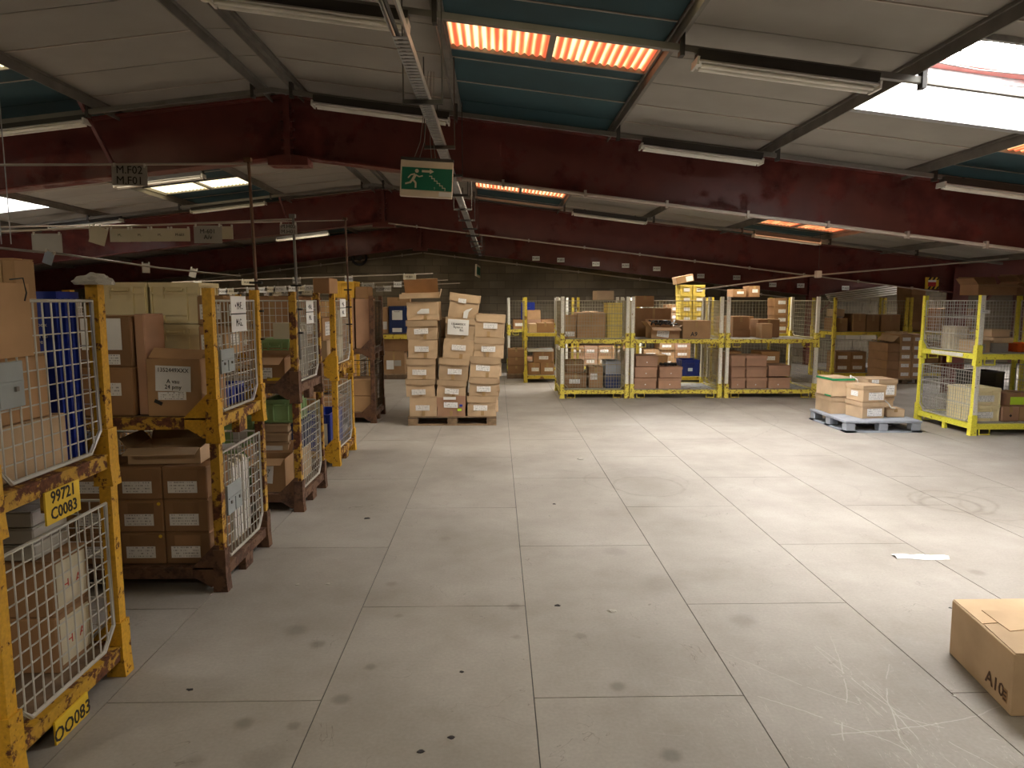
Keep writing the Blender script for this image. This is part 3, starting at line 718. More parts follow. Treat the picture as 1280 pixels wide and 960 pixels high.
def carton(x0, x1, y, d, z, h, label, mat=0, rz=0, tilt=0, labels=(), kind='carton', group=None, bulge=0, tape=True, name=None, liftside=None):
    """origin at the middle of the bottom front edge"""
    w_ = x1-x0; m_ = CB[mat] if isinstance(mat, int) else M[mat]
    o = thing(name or ('archive_box' if kind == 'archive' else 'cardboard_box'), label, 'box', ((x0+x1)/2, y, z), (0, tilt, rz), group)
    if kind == 'carton':
        link('body', bodymesh(w_, d, h-.004, m_, bulge=bulge), o)
        if not bulge:
            key = ('fl', round(w_, 3), round(d, 3), m_.name)
            if key not in _bx: _bx[key] = MB().box(-w_/2+.003, w_/2-.003, .003, d/2-.003, 0, .004).mesh('flap', m_)
            link('flap', _bx[key], o, (0, 0, h-.004)); link('flap', _bx[key], o, (0, d/2, h-.004))
        if tape:
            tp = MB().box(-.025, .025, -.0012, 0, h*.62, h); tp.box(-.025, .025, 0, d, h+.0005, h+.0012)
            if w_ > .2: link('tape', tp.mesh('tape', M['tape']), o)
    elif kind == 'archive':
        link('body', bodymesh(w_, d, h*.93, m_, bulge=bulge), o)
        lh = h*.26; li = MB(); e_ = .008
        li.box(-w_/2-e_, w_/2+e_, -e_, -e_+.004, h-lh, h); li.box(-w_/2-e_, w_/2+e_, d+e_-.004, d+e_, h-lh, h)
        li.box(-w_/2-e_, -w_/2-e_+.004, -e_, d+e_, h-lh, h); li.box(w_/2+e_-.004, w_/2+e_, -e_, d+e_, h-lh, h); li.box(-w_/2-e_, w_/2+e_, -e_, d+e_, h-.004, h)
        link('lid', li.mesh('lid', m_), o)
    elif kind == 'open':
        t_ = .005; b = MB(); b.box(-w_/2, w_/2, 0, d, 0, t_); b.box(-w_/2, w_/2, 0, t_, t_, h); b.box(-w_/2, w_/2, d-t_, d, t_, h); b.box(-w_/2, -w_/2+t_, t_, d-t_, t_, h); b.box(w_/2-t_, w_/2, t_, d-t_, t_, h)
        link('body', b.mesh('body', m_), o)
        fl = MB().box(-w_/2+.004, w_/2-.004, -.0, .004, 0, min(d*.45, .16, h*.9)).mesh('flap', m_)
        link('flap', fl, o, (0, 0, h), (1.9 if liftside != 'up' else .4, 0, 0)); link('flap', fl, o, (0, d, h), (-.5, 0, 0))
        f2 = MB().box(-.002, .002, .004, d-.004, 0, min(w_*.4, .14, h*.8)).mesh('flap', m_)
        link('flap', f2, o, (-w_/2, 0, h), (0, -.7, 0)); link('flap', f2, o, (w_/2, 0, h), (0, .9, 0))
    for l in labels:
        kw = dict(l[5]) if len(l) > 5 else {}
        off = .0095 if kind == 'archive' and l[4] > .72 and not kw.get('off') else .002+bulge
        kw.pop('off', None)
        lab(o, l[1], l[2], l[3], l[4], w_, d, h, l[0], off=off, **kw)
    return o
def crate(x0, x1, y, d, z, h, label, mat='cream plastic', rz=0, tilt=0, labels=(), ribs=4, group=None, lid=False):
    w_ = x1-x0; m_ = M[mat]
    o = thing('plastic_crate', label, 'crate', ((x0+x1)/2, y, z), (0, tilt, rz), group)
    b = MB(); t_ = .01; i = .012
    b.box(-w_/2+i, w_/2-i, i, d-i, 0, .01)
    for q in ((-w_/2+i, w_/2-i, i, i+t_), (-w_/2+i, w_/2-i, d-i-t_, d-i), (-w_/2+i, -w_/2+i+t_, i+t_, d-i-t_), (w_/2-i-t_, w_/2-i, i+t_, d-i-t_)): b.box(*q, .01, h-.03)
    link('body', b.mesh('body', m_), o)
    r_ = MB()
    for q in ((-w_/2, w_/2, 0, .022), (-w_/2, w_/2, d-.022, d), (-w_/2, -w_/2+.022, .022, d-.022), (w_/2-.022, w_/2, .022, d-.022)): r_.box(*q, h-.03, h)
    link('rim', r_.mesh('rim', m_), o)
    rb_ = MB()
    for k in range(ribs+1):
        x = -w_/2+.012+(w_-.024)*k/ribs
        if 0 < k < ribs and (k == ribs//2): continue
        rb_.box(x-.006, x+.006, .0, .014, 0, h-.03)
    for k in range(4):
        y_ = .02+(d-.04)*k/3
        for s in (-1, 1): rb_.box(s*(w_/2-.006)-.006, s*(w_/2-.006)+.006, y_-.006, y_+.006, 0, h-.03)
    rb_.box(-w_/2+.01, w_/2-.01, .0, .014, h*.72, h*.72+.012); rb_.box(-w_/2+.01, w_/2-.01, .0, .014, .0, .016)
    link('ribs', rb_.mesh('ribs', m_), o, kind='stuff')
    if w_ > .2: link('handle', MB().tube([(-w_*.16, .004, h*.84), (-w_*.16, -.008, h*.8), (w_*.16, -.008, h*.8), (w_*.16, .004, h*.84)], .006, 5).mesh('handle', m_), o)
    if lid: link('lid', MB().box(-w_/2+.004, w_/2-.004, .004, d-.004, h, h+.012).mesh('lid', m_), o)
    for l in labels:
        kw = dict(l[5]) if len(l) > 5 else {}
        lab(o, l[1], l[2], l[3], l[4], w_, d, h, l[0], **kw)
    return o
def handwritten(o, lines, lx, lz, w_, h, mat='paper', rot=0, name='paper_sheet', y=-.004, size=.035, ink='ink'):
    p = link(name, MB().box(-w_/2, w_/2, -.0015, 0, -h/2, h/2).mesh(name, M[mat]), o, (lx, y, lz), (0, rot, 0))
    text(lines, size, p, (0, -.003, 0), (PI/2, 0, 0), M[ink], sx=.95)
    return p
ORD = ['first', 'second', 'third', 'fourth', 'fifth', 'sixth', 'seventh', 'eighth', 'ninth']
def fill(x0, x1, y, d, z, zmax, where, seed, mat=None, lb=.6, h0=.2, top=None, group=None, kind=None):
    """rows of cartons side by side, layer on layer"""
    rr = random.Random(seed); zz = z; layer = 0; hs = rr.uniform(h0, h0*1.35); wd = rr.uniform(.27, .42); n = max(1, int((x1-x0)/wd)); wd = (x1-x0)/n
    heights = [0]*n
    while zz+hs < zmax:
        for i in range(n):
            if layer and rr.random() < .22: heights[i] = 9
            if heights[i] == 9: continue
            m_ = mat if mat is not None else rr.choice([0, 0, 1, 3])
            ls = [('F', .15, .75, .3, .62)] if rr.random() < lb else []
            tone = ['tan', 'brown', 'light', 'reddish'][m_] if isinstance(m_, int) else 'cream'
            lbl = '%s%s box, %s from left, %s layer, %s' % ('labelled ' if ls else '', tone, ORD[i], ['bottom', 'second', 'third', 'fourth', 'fifth'][layer], where)
            carton(x0+wd*i+.006, x0+wd*(i+1)-.006, y+rr.uniform(0, .04), d-.05, zz, hs, lbl, m_, labels=ls, tape=False, group=group)
        zz += hs; layer += 1

# ------------------------------------------------------------------ LEFT AISLE STACKS
XA = -1.745
LW = 1.3
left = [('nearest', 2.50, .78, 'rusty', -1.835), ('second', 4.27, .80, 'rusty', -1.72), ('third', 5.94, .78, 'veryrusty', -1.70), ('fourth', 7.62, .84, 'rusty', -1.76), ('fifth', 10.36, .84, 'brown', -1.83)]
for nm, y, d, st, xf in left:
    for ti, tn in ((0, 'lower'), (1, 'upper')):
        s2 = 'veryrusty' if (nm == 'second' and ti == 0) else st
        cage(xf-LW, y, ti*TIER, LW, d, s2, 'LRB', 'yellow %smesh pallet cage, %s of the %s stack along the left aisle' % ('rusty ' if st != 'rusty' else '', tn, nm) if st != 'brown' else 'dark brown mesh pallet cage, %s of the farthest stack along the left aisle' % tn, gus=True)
D0, D1 = .16, 1.10   # deck tops
# --- stack 1 details
s1x = -1.835
for (ti, txt, y) in ((1, '99721\nC0083', 2.88), (0, '0083', 2.83)):
    o = thing('number_plate', 'yellow plate reading %s on the %s cage of nearest left stack' % ('99721 C0083' if ti else '00083', 'upper' if ti else 'lower'), 'plate', (s1x+.034, y, ti*TIER))
    link('plate', MB().box(-.004, .004, -.115, .115, -.035, .10).mesh('plate', M['plate yellow']), o)
    text('99721\nC0083' if ti else 'OO083', .07 if ti else .085, o, (.0055, 0, .035), (PI/2, 0, PI/2), M['ink'], bold=.001, sx=.95)
# flattened cardboard sheet tied outside the mesh
o = thing('cardboard_sheet', 'flat tan cardboard sheet tied to the mesh of nearest left upper cage', 'cardboard', (s1x+.03, 0, 0))
y1, z1 = 2.8, 1.86
link('sheet', MB().box(0, .006, 2.40, 2.77, 1.59, 1.865).mesh('sheet', CB[0]), o)
link('cable_tie', MB().tube([(-.03, 2.72, 1.88), (.02, 2.72, 1.885), (.022, 2.73, 1.83), (.01, 2.735, 1.80)], .003, 5).mesh('cable_tie', M['black']), o)
def docplate(x, ya, yb, za, zb, label):
    o = thing('document_holder', label, 'document holder', (x, ya, za)); L = yb-ya; h = zb-za
    link('plate', bevel_mesh(MB().box(0, .012, 0, L, 0, h).mesh('plate', M['plate grey']), .003), o)
    link('lip', MB().box(.012, .018, .01, L-.01, h*.52, h*.57).mesh('lip', M['plate grey']), o)
    link('lip', MB().box(.012, .018, L*.48, L*.52, .01, h*.52).mesh('lip', M['plate grey']), o)
    for yy in (.05, L-.05): link('clip', MB().box(.012, .02, yy-.008, yy+.008, h*.35, h*.45).mesh('clip', M['galvanised dark']), o)
docplate(s1x+.012, 2.44, 2.72, 1.40, 1.575, 'grey metal document holder clipped to mesh of nearest left upper cage')
docplate(-1.72+.012, 4.36, 4.60, .45, .64, 'grey document holder on the second left stack, lower cage')
docplate(-1.72+.012, 4.36, 4.58, 1.35, 1.50, 'pale document holder on the second left stack, upper cage')
# contents upper S1
carton(-2.25, -1.885, 2.56, .52, D1, .215, 'light tan cardboard box low behind the mesh of nearest left upper cage', 2, tape=False)
for k in range(9):
    pass
carton(-2.24, -1.90, 2.66, .34, D1+.217, .265, 'tan cardboard box stacked second in the nearest left upper cage', 0, tape=False)
carton(-2.03, -1.91, 2.86, .13, D1+.483, .385, 'tall narrow tan cardboard box with tape standing in the nearest left upper cage', 0, labels=[('F', .4, .62, .02, .98, dict(mat='tape', name='tape_strip'))], tape=False)
carton(-2.93, -2.50, 2.66, .36, D1, .36, 'large brown cardboard box at far left of nearest left upper cage', 1)
crb = crate(-2.22, -1.90, 3.10, .165, D1, .74, 'tall blue plastic bin with white lettering in nearest left upper cage', 'blue plastic', ribs=5)
text('Tote box\n\nreturn to\nstore', .026, crb, (.07, -.012, .56), (PI/2, 0, 0), M['paper'])
carton(-2.45, -2.24, 3.06, .2, D1, .88, 'yellowish tall cardboard box beside the tall blue bin', 'yellow crate', tape=False)
# crumpled white film on the far post
o = thing('plastic_wrap', 'crumpled whitish plastic wrap on top of the nearest left stack post', 'plastic wrap', (s1x, 3.28, 2*TIER-.01))
bm = bmesh.new(); bmesh.ops.create_icosphere(bm, subdivisions=3, radius=.07)
for v in bm.verts:
    v.co.x *= 1.25; v.co.z = max(0, v.co.z)*.75+.003; v.co *= rnd.uniform(.86, 1.12)
me = bpy.data.meshes.new('wrap'); bm.to_mesh(me); bm.free(); me.materials.append(M['paper grey']); link('wrap', me, o)
# contents lower S1
for k, (z, nm) in enumerate(((D0, 'bottom'), (D0+.257, 'top'))):
    c_ = carton(-2.42, -1.94, 2.99, .26, z, .255, '%s of two brown boxes with red print in nearest left lower cage' % nm, 1, labels=[('R', .1, .9, .1, .92, dict(mat='paper cream', name='paper_side'))], tape=False, rz=-.02)
    text('H1 A', .06, c_, (.245, .13, .12), (PI/2, 0, PI/2), M['ink red'])
carton(-2.98, -2.55, 2.66, .4, D0, .52, 'big dark brown box at back left of nearest left lower cage', 1, labels=[('F', .2, .8, .55, .8)])
for k in range(3): carton(-2.45, -2.0, 2.98, .24, D0+.52+.075*k, .07, '%s of three flat white file trays under nearest left upper deck' % ['lowest', 'middle', 'topmost'][k], 'paper grey', tape=False, name='file_tray')
# --- stack 2
Y2_ = 4.30
z = D0
for r_ in range(3):
    for c_ in range(4):
        x1_ = -1.80-.278*c_
        ls = [('F', .12, .78, .2, .56)]
        o = carton(x1_-.272, x1_, Y2_, .36, z, .206, 'brown labelled carton in second left stack, lower cage, %s column from the aisle, %s row' % (ORD[c_], ['bottom', 'middle', 'top'][r_]), 1, labels=ls, tape=False, group='labelled cartons in the second left stack')
        link('hand_flap', MB().box(-.08, .08, -.0018, 0, .12, .185).mesh('hand_flap', CB[1]), o)
        if r_ < 2 and c_ == 1: link('sticker', MB().prism([(.112+.011*math.cos(a*PI/5), .18+.011*math.sin(a*PI/5)) for a in range(10)], -.004, -.001).mesh('sticker', M['plate yellow']), o)
    z += .208
carton(-2.30, -1.86, 4.36, .34, D0+.627, .10, 'wide shallow open box lying on top of labelled cartons, second left stack', 2, kind='open', rz=.05)
for k in range(3): link_o = tag(link('paper_sheet', MB().box(-.17, .17, 0, .2, 0, .004).mesh('paper_sheet', M['paper grey' if k != 1 else 'paper']), None, (-2.2+.16*k, 4.66+.0*k, D0+.627+.004+.006*k), (.0, 0, .3*k)), '%s loose whitish cover sheet on labelled cartons, second left stack' % ['left', 'middle', 'right'][k], 'sheet')
for k in range(9):
    h_ = .56-.02*(k % 3); yy = 4.69+k*.038
    o = thing('file_folder', 'upright white file, %s from near post, second left stack lower cage' % ORD[k], 'folder', (-1.80, yy, D0), group='upright white files in the second left stack')
    link('cover', MB().box(-.24, 0, 0, .03, 0, h_).mesh('cover', M['paper cream'])
         , o); link('spine', MB().box(0, .003, .004, .026, .02, h_-.02).mesh('spine', M['paper']), o)
# upper S2
o = carton(-2.13, -1.80, Y2_, .36, D1, .355, 'cardboard box with handwritten white sheet 1352449XXX, second left stack upper cage', 0, tilt=0.0, kind='carton', labels=[('F', .2, .72, .28, .42)], bulge=.004, tape=False, rz=-.03)
handwritten(o, '1352449XXX\n\nA vau\n24 pmy', .0, .23, .215, .155, rot=.04, y=-.010, size=.036)
link('black_tape', MB().box(-.025, .025, -.001, 0, -.011, .011).mesh('black_tape', M['black']), o, (-.10, -.006, .085), (0, .45, 0))
link('torn_flap', MB().box(-.16, .16, 0, .005, 0, .09).mesh('torn_flap', CB[0]), o, (0, .02, .35), (-.9, .05, 0))
o = carton(-2.53, -2.215, Y2_, .34, D1, .30, 'lower brown box with small label left of the handwritten box, second left stack', 1, labels=[('F', .3, .78, .42, .68)])
o = carton(-2.53, -2.215, Y2_+.01, .33, D1+.30, .31, 'upper brown box with big white sheet ending 17, second left stack', 1, labels=[('F', .3, .78, .05, .25)])
handwritten(o, 'SAS\n\n  17,', -.015, .20, .24, .19, y=-.004, size=.042)
carton(-2.205, -2.145, Y2_+.04, .26, D1, .62, 'tall narrow reddish box between wider boxes, second left stack', 3, tape=True)
carton(-2.83, -2.55, Y2_, .36, D1, .5, 'brown box left of the big white sheet, second left stack', 0)
for i in range(2):
    for k in range(3):
        crate(-2.63+.34*i, -2.30+.34*i, 4.70+.02*i, .32, D1+.275*k, .27, 'cream plastic crate, %s in the %s tower at back of the second left stack' % (['lowest', 'middle', 'topmost'][k], ['left', 'right'][i]), 'cream plastic', group='cream crates in the second left stack', labels=[('F', .25, .75, .2, .6, dict(mat='cream plastic', name='face_panel'))], rz=-.02)
for k in range(3):
    carton(-1.97, -1.80, 4.70, .32, D1+.2*k+.14, .195, 'brown labelled box, %s behind the aisle mesh of the second left stack, upper cage' % ['lowest', 'middle', 'topmost'][k], 0, labels=[('F', .1, .9, .2, .7), ('R', .3, .8, .3, .7)], tape=False) if k else crate(-1.99, -1.80, 4.66, .36, D1, .135, 'low blue plastic crate behind aisle mesh, second left stack upper cage', 'blue plastic')
for k in range(7):
    o = thing('file_folder', 'upright brown file, %s from near post, second left stack upper cage' % ORD[k], 'folder', (-1.80, 4.40+k*.036, D1), group='upright brown files in the second left stack')
    link('cover', MB().box(-.012, .0, 0, .028, .0, .40-.02*(k % 2)).mesh('cover', M['paper cream' if k % 2 else 'cardboard light']), o); link('spine', MB().box(0, .003, .004, .024, .02, .36).mesh('spine', CB[2]), o)
# white aisle sheets on meshes
def meshsheet(x, y, z0, z1, wd, t1, t2, label):
    o = thing('aisle_sign', label, 'sign', (x+.018, y, z0)); h = z1-z0
    link('sheet', MB().box(0, .003, -wd/2, wd/2, 0, h/2-.004).mesh('sheet', M['paper']), o); link('sheet', MB().box(0, .003, -wd/2, wd/2, h/2+.004, h).mesh('sheet', M['paper']), o)
    link('divider', MB().box(-.001, .002, -wd/2+.01, wd/2, h/2-.004, h/2+.004).mesh('divider', M['ink']), o)
    text('\u2022 '+t1, h*.30, o, (.0045, 0, h*.72), (PI/2, 0, PI/2), M['ink'], sx=.75); text(t2, h*.30, o, (.0045, .0, h*.24), (PI/2, 0, PI/2), M['ink'], sx=.75)
meshsheet(-1.72, 4.70, 1.60, 1.83, .27, 'M-F..', 'M-G..', 'white aisle sign reading M-F and M-G on second left stack')
meshsheet(-1.70, 6.40, 1.60, 1.80, .25, 'M-H..', 'M-I..', 'white two part aisle sign on the third left stack mesh')
meshsheet(-1.76, 8.05, 1.62, 1.82, .3, 'M-J..', 'M-K..', 'white two part aisle sign on the fourth left stack mesh')
# --- stack 3
Y3_ = 5.98
carton(-2.10, -1.80, Y3_, .34, D1+.0, .22, 'brown box with white and yellow label in third left stack, upper cage', 1, labels=[('F', .1, .65, .2, .62), ('F', .5, .9, .12, .24, dict(mat='plate yellow', name='sticker'))], kind='open')
crate(-2.12, -1.86, Y3_+.36, .34, D1, .36, 'green plastic crate beside the brown open box, third left stack upper cage', 'green plastic')
carton(-2.85, -2.52, Y3_, .4, D1, .45, 'tan box at the left end of third left stack, upper cage', 0)
for k in range(8):
    o = thing('file_folder', 'upright grey file, %s from near post, third left stack upper cage' % ORD[k], 'folder', (-1.79, 6.38+k*.038, D1), group='upright files in third left stack')
    link('cover', MB().box(-.22, 0, 0, .03, 0, .5-.03*(k % 3)).mesh('cover', M['paper cream']), o); link('spine', MB().box(0, .003, .004, .026, .02, .42).mesh('spine', M['paper grey']), o)
o = carton(-2.12, -1.83, Y3_, .26, D0, .29, 'tan box with curled paper on its front, third left stack lower cage', 0, kind='open')
handwritten(o, 'M 07\n19P', -.03, .16, .15, .16, rot=.1, y=-.006, size=.05)
for k in range(3): carton(-2.16, -1.93, Y3_+.28, .22, D0+.0+.10*k, .098, 'flat tan box, %s of the pile behind curled paper box, third left stack' % ['lowest', 'middle', 'topmost'][k], 2, tape=False)
for k in range(3): carton(-2.14+.01*k, -1.87, Y3_+.27, .34, D0+.30+.085*k, .083, 'shallow lidded tan box, %s of three in the third left stack lower cage' % ['lowest', 'middle', 'topmost'][k], 2, kind='archive', labels=[('F', .1, .8, .1, .6, dict(mat='paper'))] if k == 0 else [])
crate(-2.08, -1.79, Y3_+.27, .36, .718, .205, 'light green plastic crate on the shallow lidded boxes, third left stack', 'green plastic')
for i in range(3):
    crate(-2.55+.0*i-.36*(i == 2), -2.18-.36*(i == 2), Y3_+.28, .4, D0+.31*(i % 2), .30, 'green plastic crate, %s in the third left stack, lower cage' % ['lower right', 'upper right', 'left'][i], 'green plastic', labels=[('F', .5, .85, .2, .7, dict(mat='paper grey'))] if i == 1 else [])
carton(-1.925, -1.78, Y3_+.33, .36, D0, .29, 'light box low behind aisle mesh of third left stack', 2, tape=False)
crate(-1.92, -1.775, Y3_+.35, .34, D0+.292, .25, 'navy crate on light box behind aisle mesh of third left stack', 'navy plastic')
# --- stack 4
Y4_ = 7.66
crate(-2.05, -1.83, Y4_, .62, D0, .40, 'blue plastic crate with white label in fourth left stack, lower cage', 'blue plastic', labels=[('F', .35, .85, .15, .75, dict(mat='paper'))], rz=0)
crate(-2.35, -2.07, Y4_, .6, D0, .36, 'second blue crate left of the labelled one in fourth left stack', 'blue plastic')
carton(-2.28, -2.0, Y4_+.1, .4, D0+.42, .30, 'leaning tan box above the blue crates, fourth left stack', 0, tilt=-.18)
carton(-2.06, -1.84, Y4_, .5, D1, .27, 'light box with paper sheet in fourth left stack, upper cage, lower one', 2, labels=[('F', .05, .5, .1, .9, dict(mat='paper grey'))])
carton(-2.10, -1.88, Y4_, .5, D1+.27, .25, 'tan box stacked above the light box, fourth left stack', 0, labels=[('F', .1, .5, .3, .7), ('R', .2, .7, .2, .8)])
carton(-2.7, -2.14, Y4_, .6, D1, .75, 'two tall brown cartons as one block at left of fourth left stack, upper cage', 1)
for k in range(2): carton(-1.93+.0*k, -1.83, Y4_+.52, .25, D1+.3*k, .29, '%s cream box behind the aisle mesh of fourth left stack, upper cage' % ['lower', 'higher'][k], 'paper cream', tape=False)
carton(-2.02, -1.84, Y4_+.2, .4, 2*TIER+.0, .17, 'brown box lying on top of the fourth left stack', 1)
# --- stack 5
Y5_ = 10.40
carton(-2.33, -2.10, Y5_, .5, D1, .74, 'tall brown carton, right of two, in farthest left stack upper cage', 3)
carton(-2.07, -1.87, Y5_, .5, D1, .73, 'tall reddish carton nearest the aisle in farthest left stack upper cage', 3)
carton(-2.62, -2.36, Y5_, .5, D1, .70, 'tall tan carton left of two others in farthest left stack upper cage', 0)
crate(-2.36, -2.08, Y5_, .45, D1+.745, .24, 'yellow crate on top of the farthest left stack', 'yellow crate')
carton(-2.06, -1.88, Y5_, .4, D1+.735, .17, 'small brown box on top of the farthest left stack', 1)
for k in range(2): carton(-2.20, -1.87, Y5_, .55, D0+.24*k, .235, '%s of two plain tan boxes in farthest left stack, lower cage' % ['lower', 'upper'][k], 0, tape=False)
fill(-3.05, -2.25, Y5_, .5, D0, .75, 'farthest left stack lower cage', 55)

# --- second column of stacks farther left
for i, (y, d, n_) in enumerate(((2.50, .78, 'nearest'), (4.27, .78, 'second'), (5.94, .78, 'third'), (7.62, .84, 'fourth'), (10.36, .84, 'fifth'))):
    for ti, tn in ((0, 'lower'), (1, 'upper')):
        cage(-4.60, y, ti*TIER, 1.25, d, 'rusty' if i % 2 else 'veryrusty', 'LRB', '%s cage of the %s stack in the inner left column' % (tn, n_), gus=True)
        fill(-4.52, -3.45, y+.04, .6, ti*TIER+D0, ti*TIER+D0+(.66 if i % 2 else .74), '%s cage of %s inner left stack' % (tn, n_), 100+i*2+ti, group='boxes in the inner left column')
# far left-rear rows
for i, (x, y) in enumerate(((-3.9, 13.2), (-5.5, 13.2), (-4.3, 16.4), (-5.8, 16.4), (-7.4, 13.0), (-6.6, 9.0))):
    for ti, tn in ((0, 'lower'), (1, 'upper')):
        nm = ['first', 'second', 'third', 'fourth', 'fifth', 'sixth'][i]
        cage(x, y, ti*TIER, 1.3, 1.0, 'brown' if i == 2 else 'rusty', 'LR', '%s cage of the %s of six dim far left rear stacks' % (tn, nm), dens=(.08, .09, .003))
        fill(x+.08, x+1.2, y+.05, .7, ti*TIER+D0, ti*TIER+D0+.7, '%s cage of %s far left rear stack' % (tn, nm), 200+i*2+ti, group='boxes in the far left rear stacks')
# rack with blue binder box left of the pile
rx0, rz0 = at(478, 466, 16.2); rx1 = at(515, 466, 16.2)[0]
fr = thing('pallet', 'wooden pallet on the floor at far left behind the box pile', 'pallet', (rx0, 16.2, 0))
for k in range(3): link('runner', MB().box(0, rx1-rx0, .35*k, .35*k+.1, 0, .10).mesh('runner', M['wood dark']), fr)
for k in range(6): link('deck_board', MB().box((rx1-rx0)*k/6+.005, (rx1-rx0)*(k+1)/6-.005, 0, .8, .10, .125).mesh('deck_board', M['wood']), fr)
carton(rx0+.02, rx0+.5, 16.25, .6, .125, .52, 'wrapped grey brown box with white papers on far left floor pallet', 0, labels=[('F', .15, .5, .2, .6, dict(mat='paper')), ('F', .52, .85, .35, .6, dict(mat='paper grey'))], bulge=.01)
fr = thing('pallet', 'wooden pallet raised on boxes at far left behind the box pile', 'pallet', (rx0, 16.2, .93))
for k in range(3): link('runner', MB().box(0, rx1-rx0, .35*k, .35*k+.1, 0, .10).mesh('runner', M['yellow deep']), fr)
link('deck', MB().box(0, rx1-rx0, 0, .8, .10, .125).mesh('deck', M['wood dark']), fr)
carton(rx0+.02, rx0+.62, 16.26, .6, .645, .28, 'low dark brown box under the raised far left pallet', 1, tape=False)
crate(rx0+.17, rx0+.53, 16.25, .4, 1.055, .62, 'upright blue plastic box with two white labels behind the box pile', 'navy plastic', labels=[('F', .2, .85, .5, .85, dict(mat='paper')), ('F', .2, .8, .05, .2, dict(mat='paper'))])
carton(rx0-.12, rx0+.14, 16.3, .4, 1.055, .6, 'grey tan box with a white sheet left of upright blue box', 0, labels=[('F', .4, .9, .15, .45, dict(mat='paper'))])
carton(rx0+.1, rx0+.62, 16.5, .3, 1.68, .2, 'tan box on top behind the upright blue box', 0)

# ------------------------------------------------------------------ BOX PILE ON WOODEN PALLET
PX0, PX1, PYF = -1.29, -.01, 10.10
pl = thing('wooden_pallet', 'wooden pallet carrying the leaning pile of archive boxes', 'pallet', (PX0, PYF, 0))
wp = PX1-PX0
for i in range(3):
    link('bottom_board', MB().box(0, wp, .35*i, .35*i+.1, 0, .022).mesh('bottom_board', M['wood']), pl)
    for j in range(3): link('block', MB().box([0, wp/2-.07, wp-.14][j], [.14, wp/2+.07, wp][j], .35*i, .35*i+.1, .022, .10).mesh('block', M['wood']), pl)
    link('stringer', MB().box([0, wp/2-.07, wp-.14][i], [.14, wp/2+.07, wp][i], 0, .8, .10, .118).mesh('stringer', M['wood dark']), pl)
for k in range(7): link('deck_board', MB().box(0, wp, .116*k, .116*k+.1, .118, .135).mesh('deck_board', M['wood']), pl)
PS = 10.1/880
def pilebox(px0, px1, yt, yb, tilt, label, lab_=None, mat=0, seam='band', dep=.38, bulge=.007, extra=None, dy=0, y=None):
    Y = (y or PYF)+dy
    X0, Zb = at(px0, yb, Y); X1, Zt = at(px1, yt, Y)
    w_, h = X1-X0, Zt-Zb
    rr = random.Random(int(px0*7+yb*3))
    o = thing('archive_box', label, 'box', ((X0+X1)/2, Y, max(Zb, .137)), (0, tilt, 0), 'leaning pile of archive boxes')
    link('body', bodymesh(w_-.01, dep, h*.97, CB[mat], bulge=bulge), o)
    if seam == 'band':
        e_ = .012; li = MB(); zb = h*.70; li.prism([(-w_/2-e_*.3, zb+.012*rr.uniform(-1, 1)), (0, zb-.01*rr.random()), (w_/2+e_*.3, zb+.012*rr.uniform(-1, 1)), (w_/2, h), (-w_/2, h)], -e_, -e_+.006)
        li.box(w_/2-.002, w_/2+.005, -e_, dep, zb, h); li.box(-w_/2-.005, -w_/2+.002, -e_, dep, zb, h); li.box(-w_/2, w_/2, -e_, dep, h-.006, h)
        link('lid', li.mesh('lid', CB[mat]), o)
    link('tape', MB().box(-.022, .022, -.001, 0, 0.01, h*.28).mesh('tape', M['tape']), o, (rr.uniform(-.03, .05), -.0095, 0))
    if lab_ is not False:
        u0, v0 = lab_ or (rr.uniform(.26, .34), .36)
        lw, lh = .20, .078
        link('label', MB().box(-lw/2, lw/2, -.0015, 0, -lh/2, lh/2).mesh('label', M['printed label']), o, ((u0-.5)*w_+lw/2, -.0135 if (v0*h+lh) > h*.68 else -.0105, v0*h+lh/2), (0, rr.uniform(-.03, .03), 0))
    return o
cn = ['left', 'middle', 'right']; rn = ['bottom', 'second', 'third', 'fourth', 'fifth', 'sixth']
def pn(c, r, extra=''): return 'archive box, %s from bottom, %s column of leaning pile%s' % (rn[r].replace('bottom', 'first'), cn[c], extra)
pilebox(511, 546, 495, 521.5, 0, pn(0, 0), (.25, .28), mat=2, bulge=.012, seam=None)
pilebox(507.5, 543.5, 474, 496, .0, pn(0, 1), (.2, .12), mat=2)
pilebox(508.5, 544, 448, 474.5, .0, pn(0, 2), (.2, .22), mat=2)
pilebox(510, 546.5, 424, 448, .01, pn(0, 3), (.23, .35), mat=2, seam=None)
pilebox(508.5, 547, 400, 425, -.03, pn(0, 4), (.25, .3), mat=2, bulge=.014)
o = pilebox(509, 549, 376.5, 401, -.03, pn(0, 5, ', with torn front label'), False, mat=2, bulge=.012, seam=None)
link('torn_label', MB().prism([(-.10, .10), (.07, .10), (.07, .17), (-.04, .17), (-.10, .125)], -.018, -.016).mesh('torn_label', M['paper']), o, (.02, 0, 0))
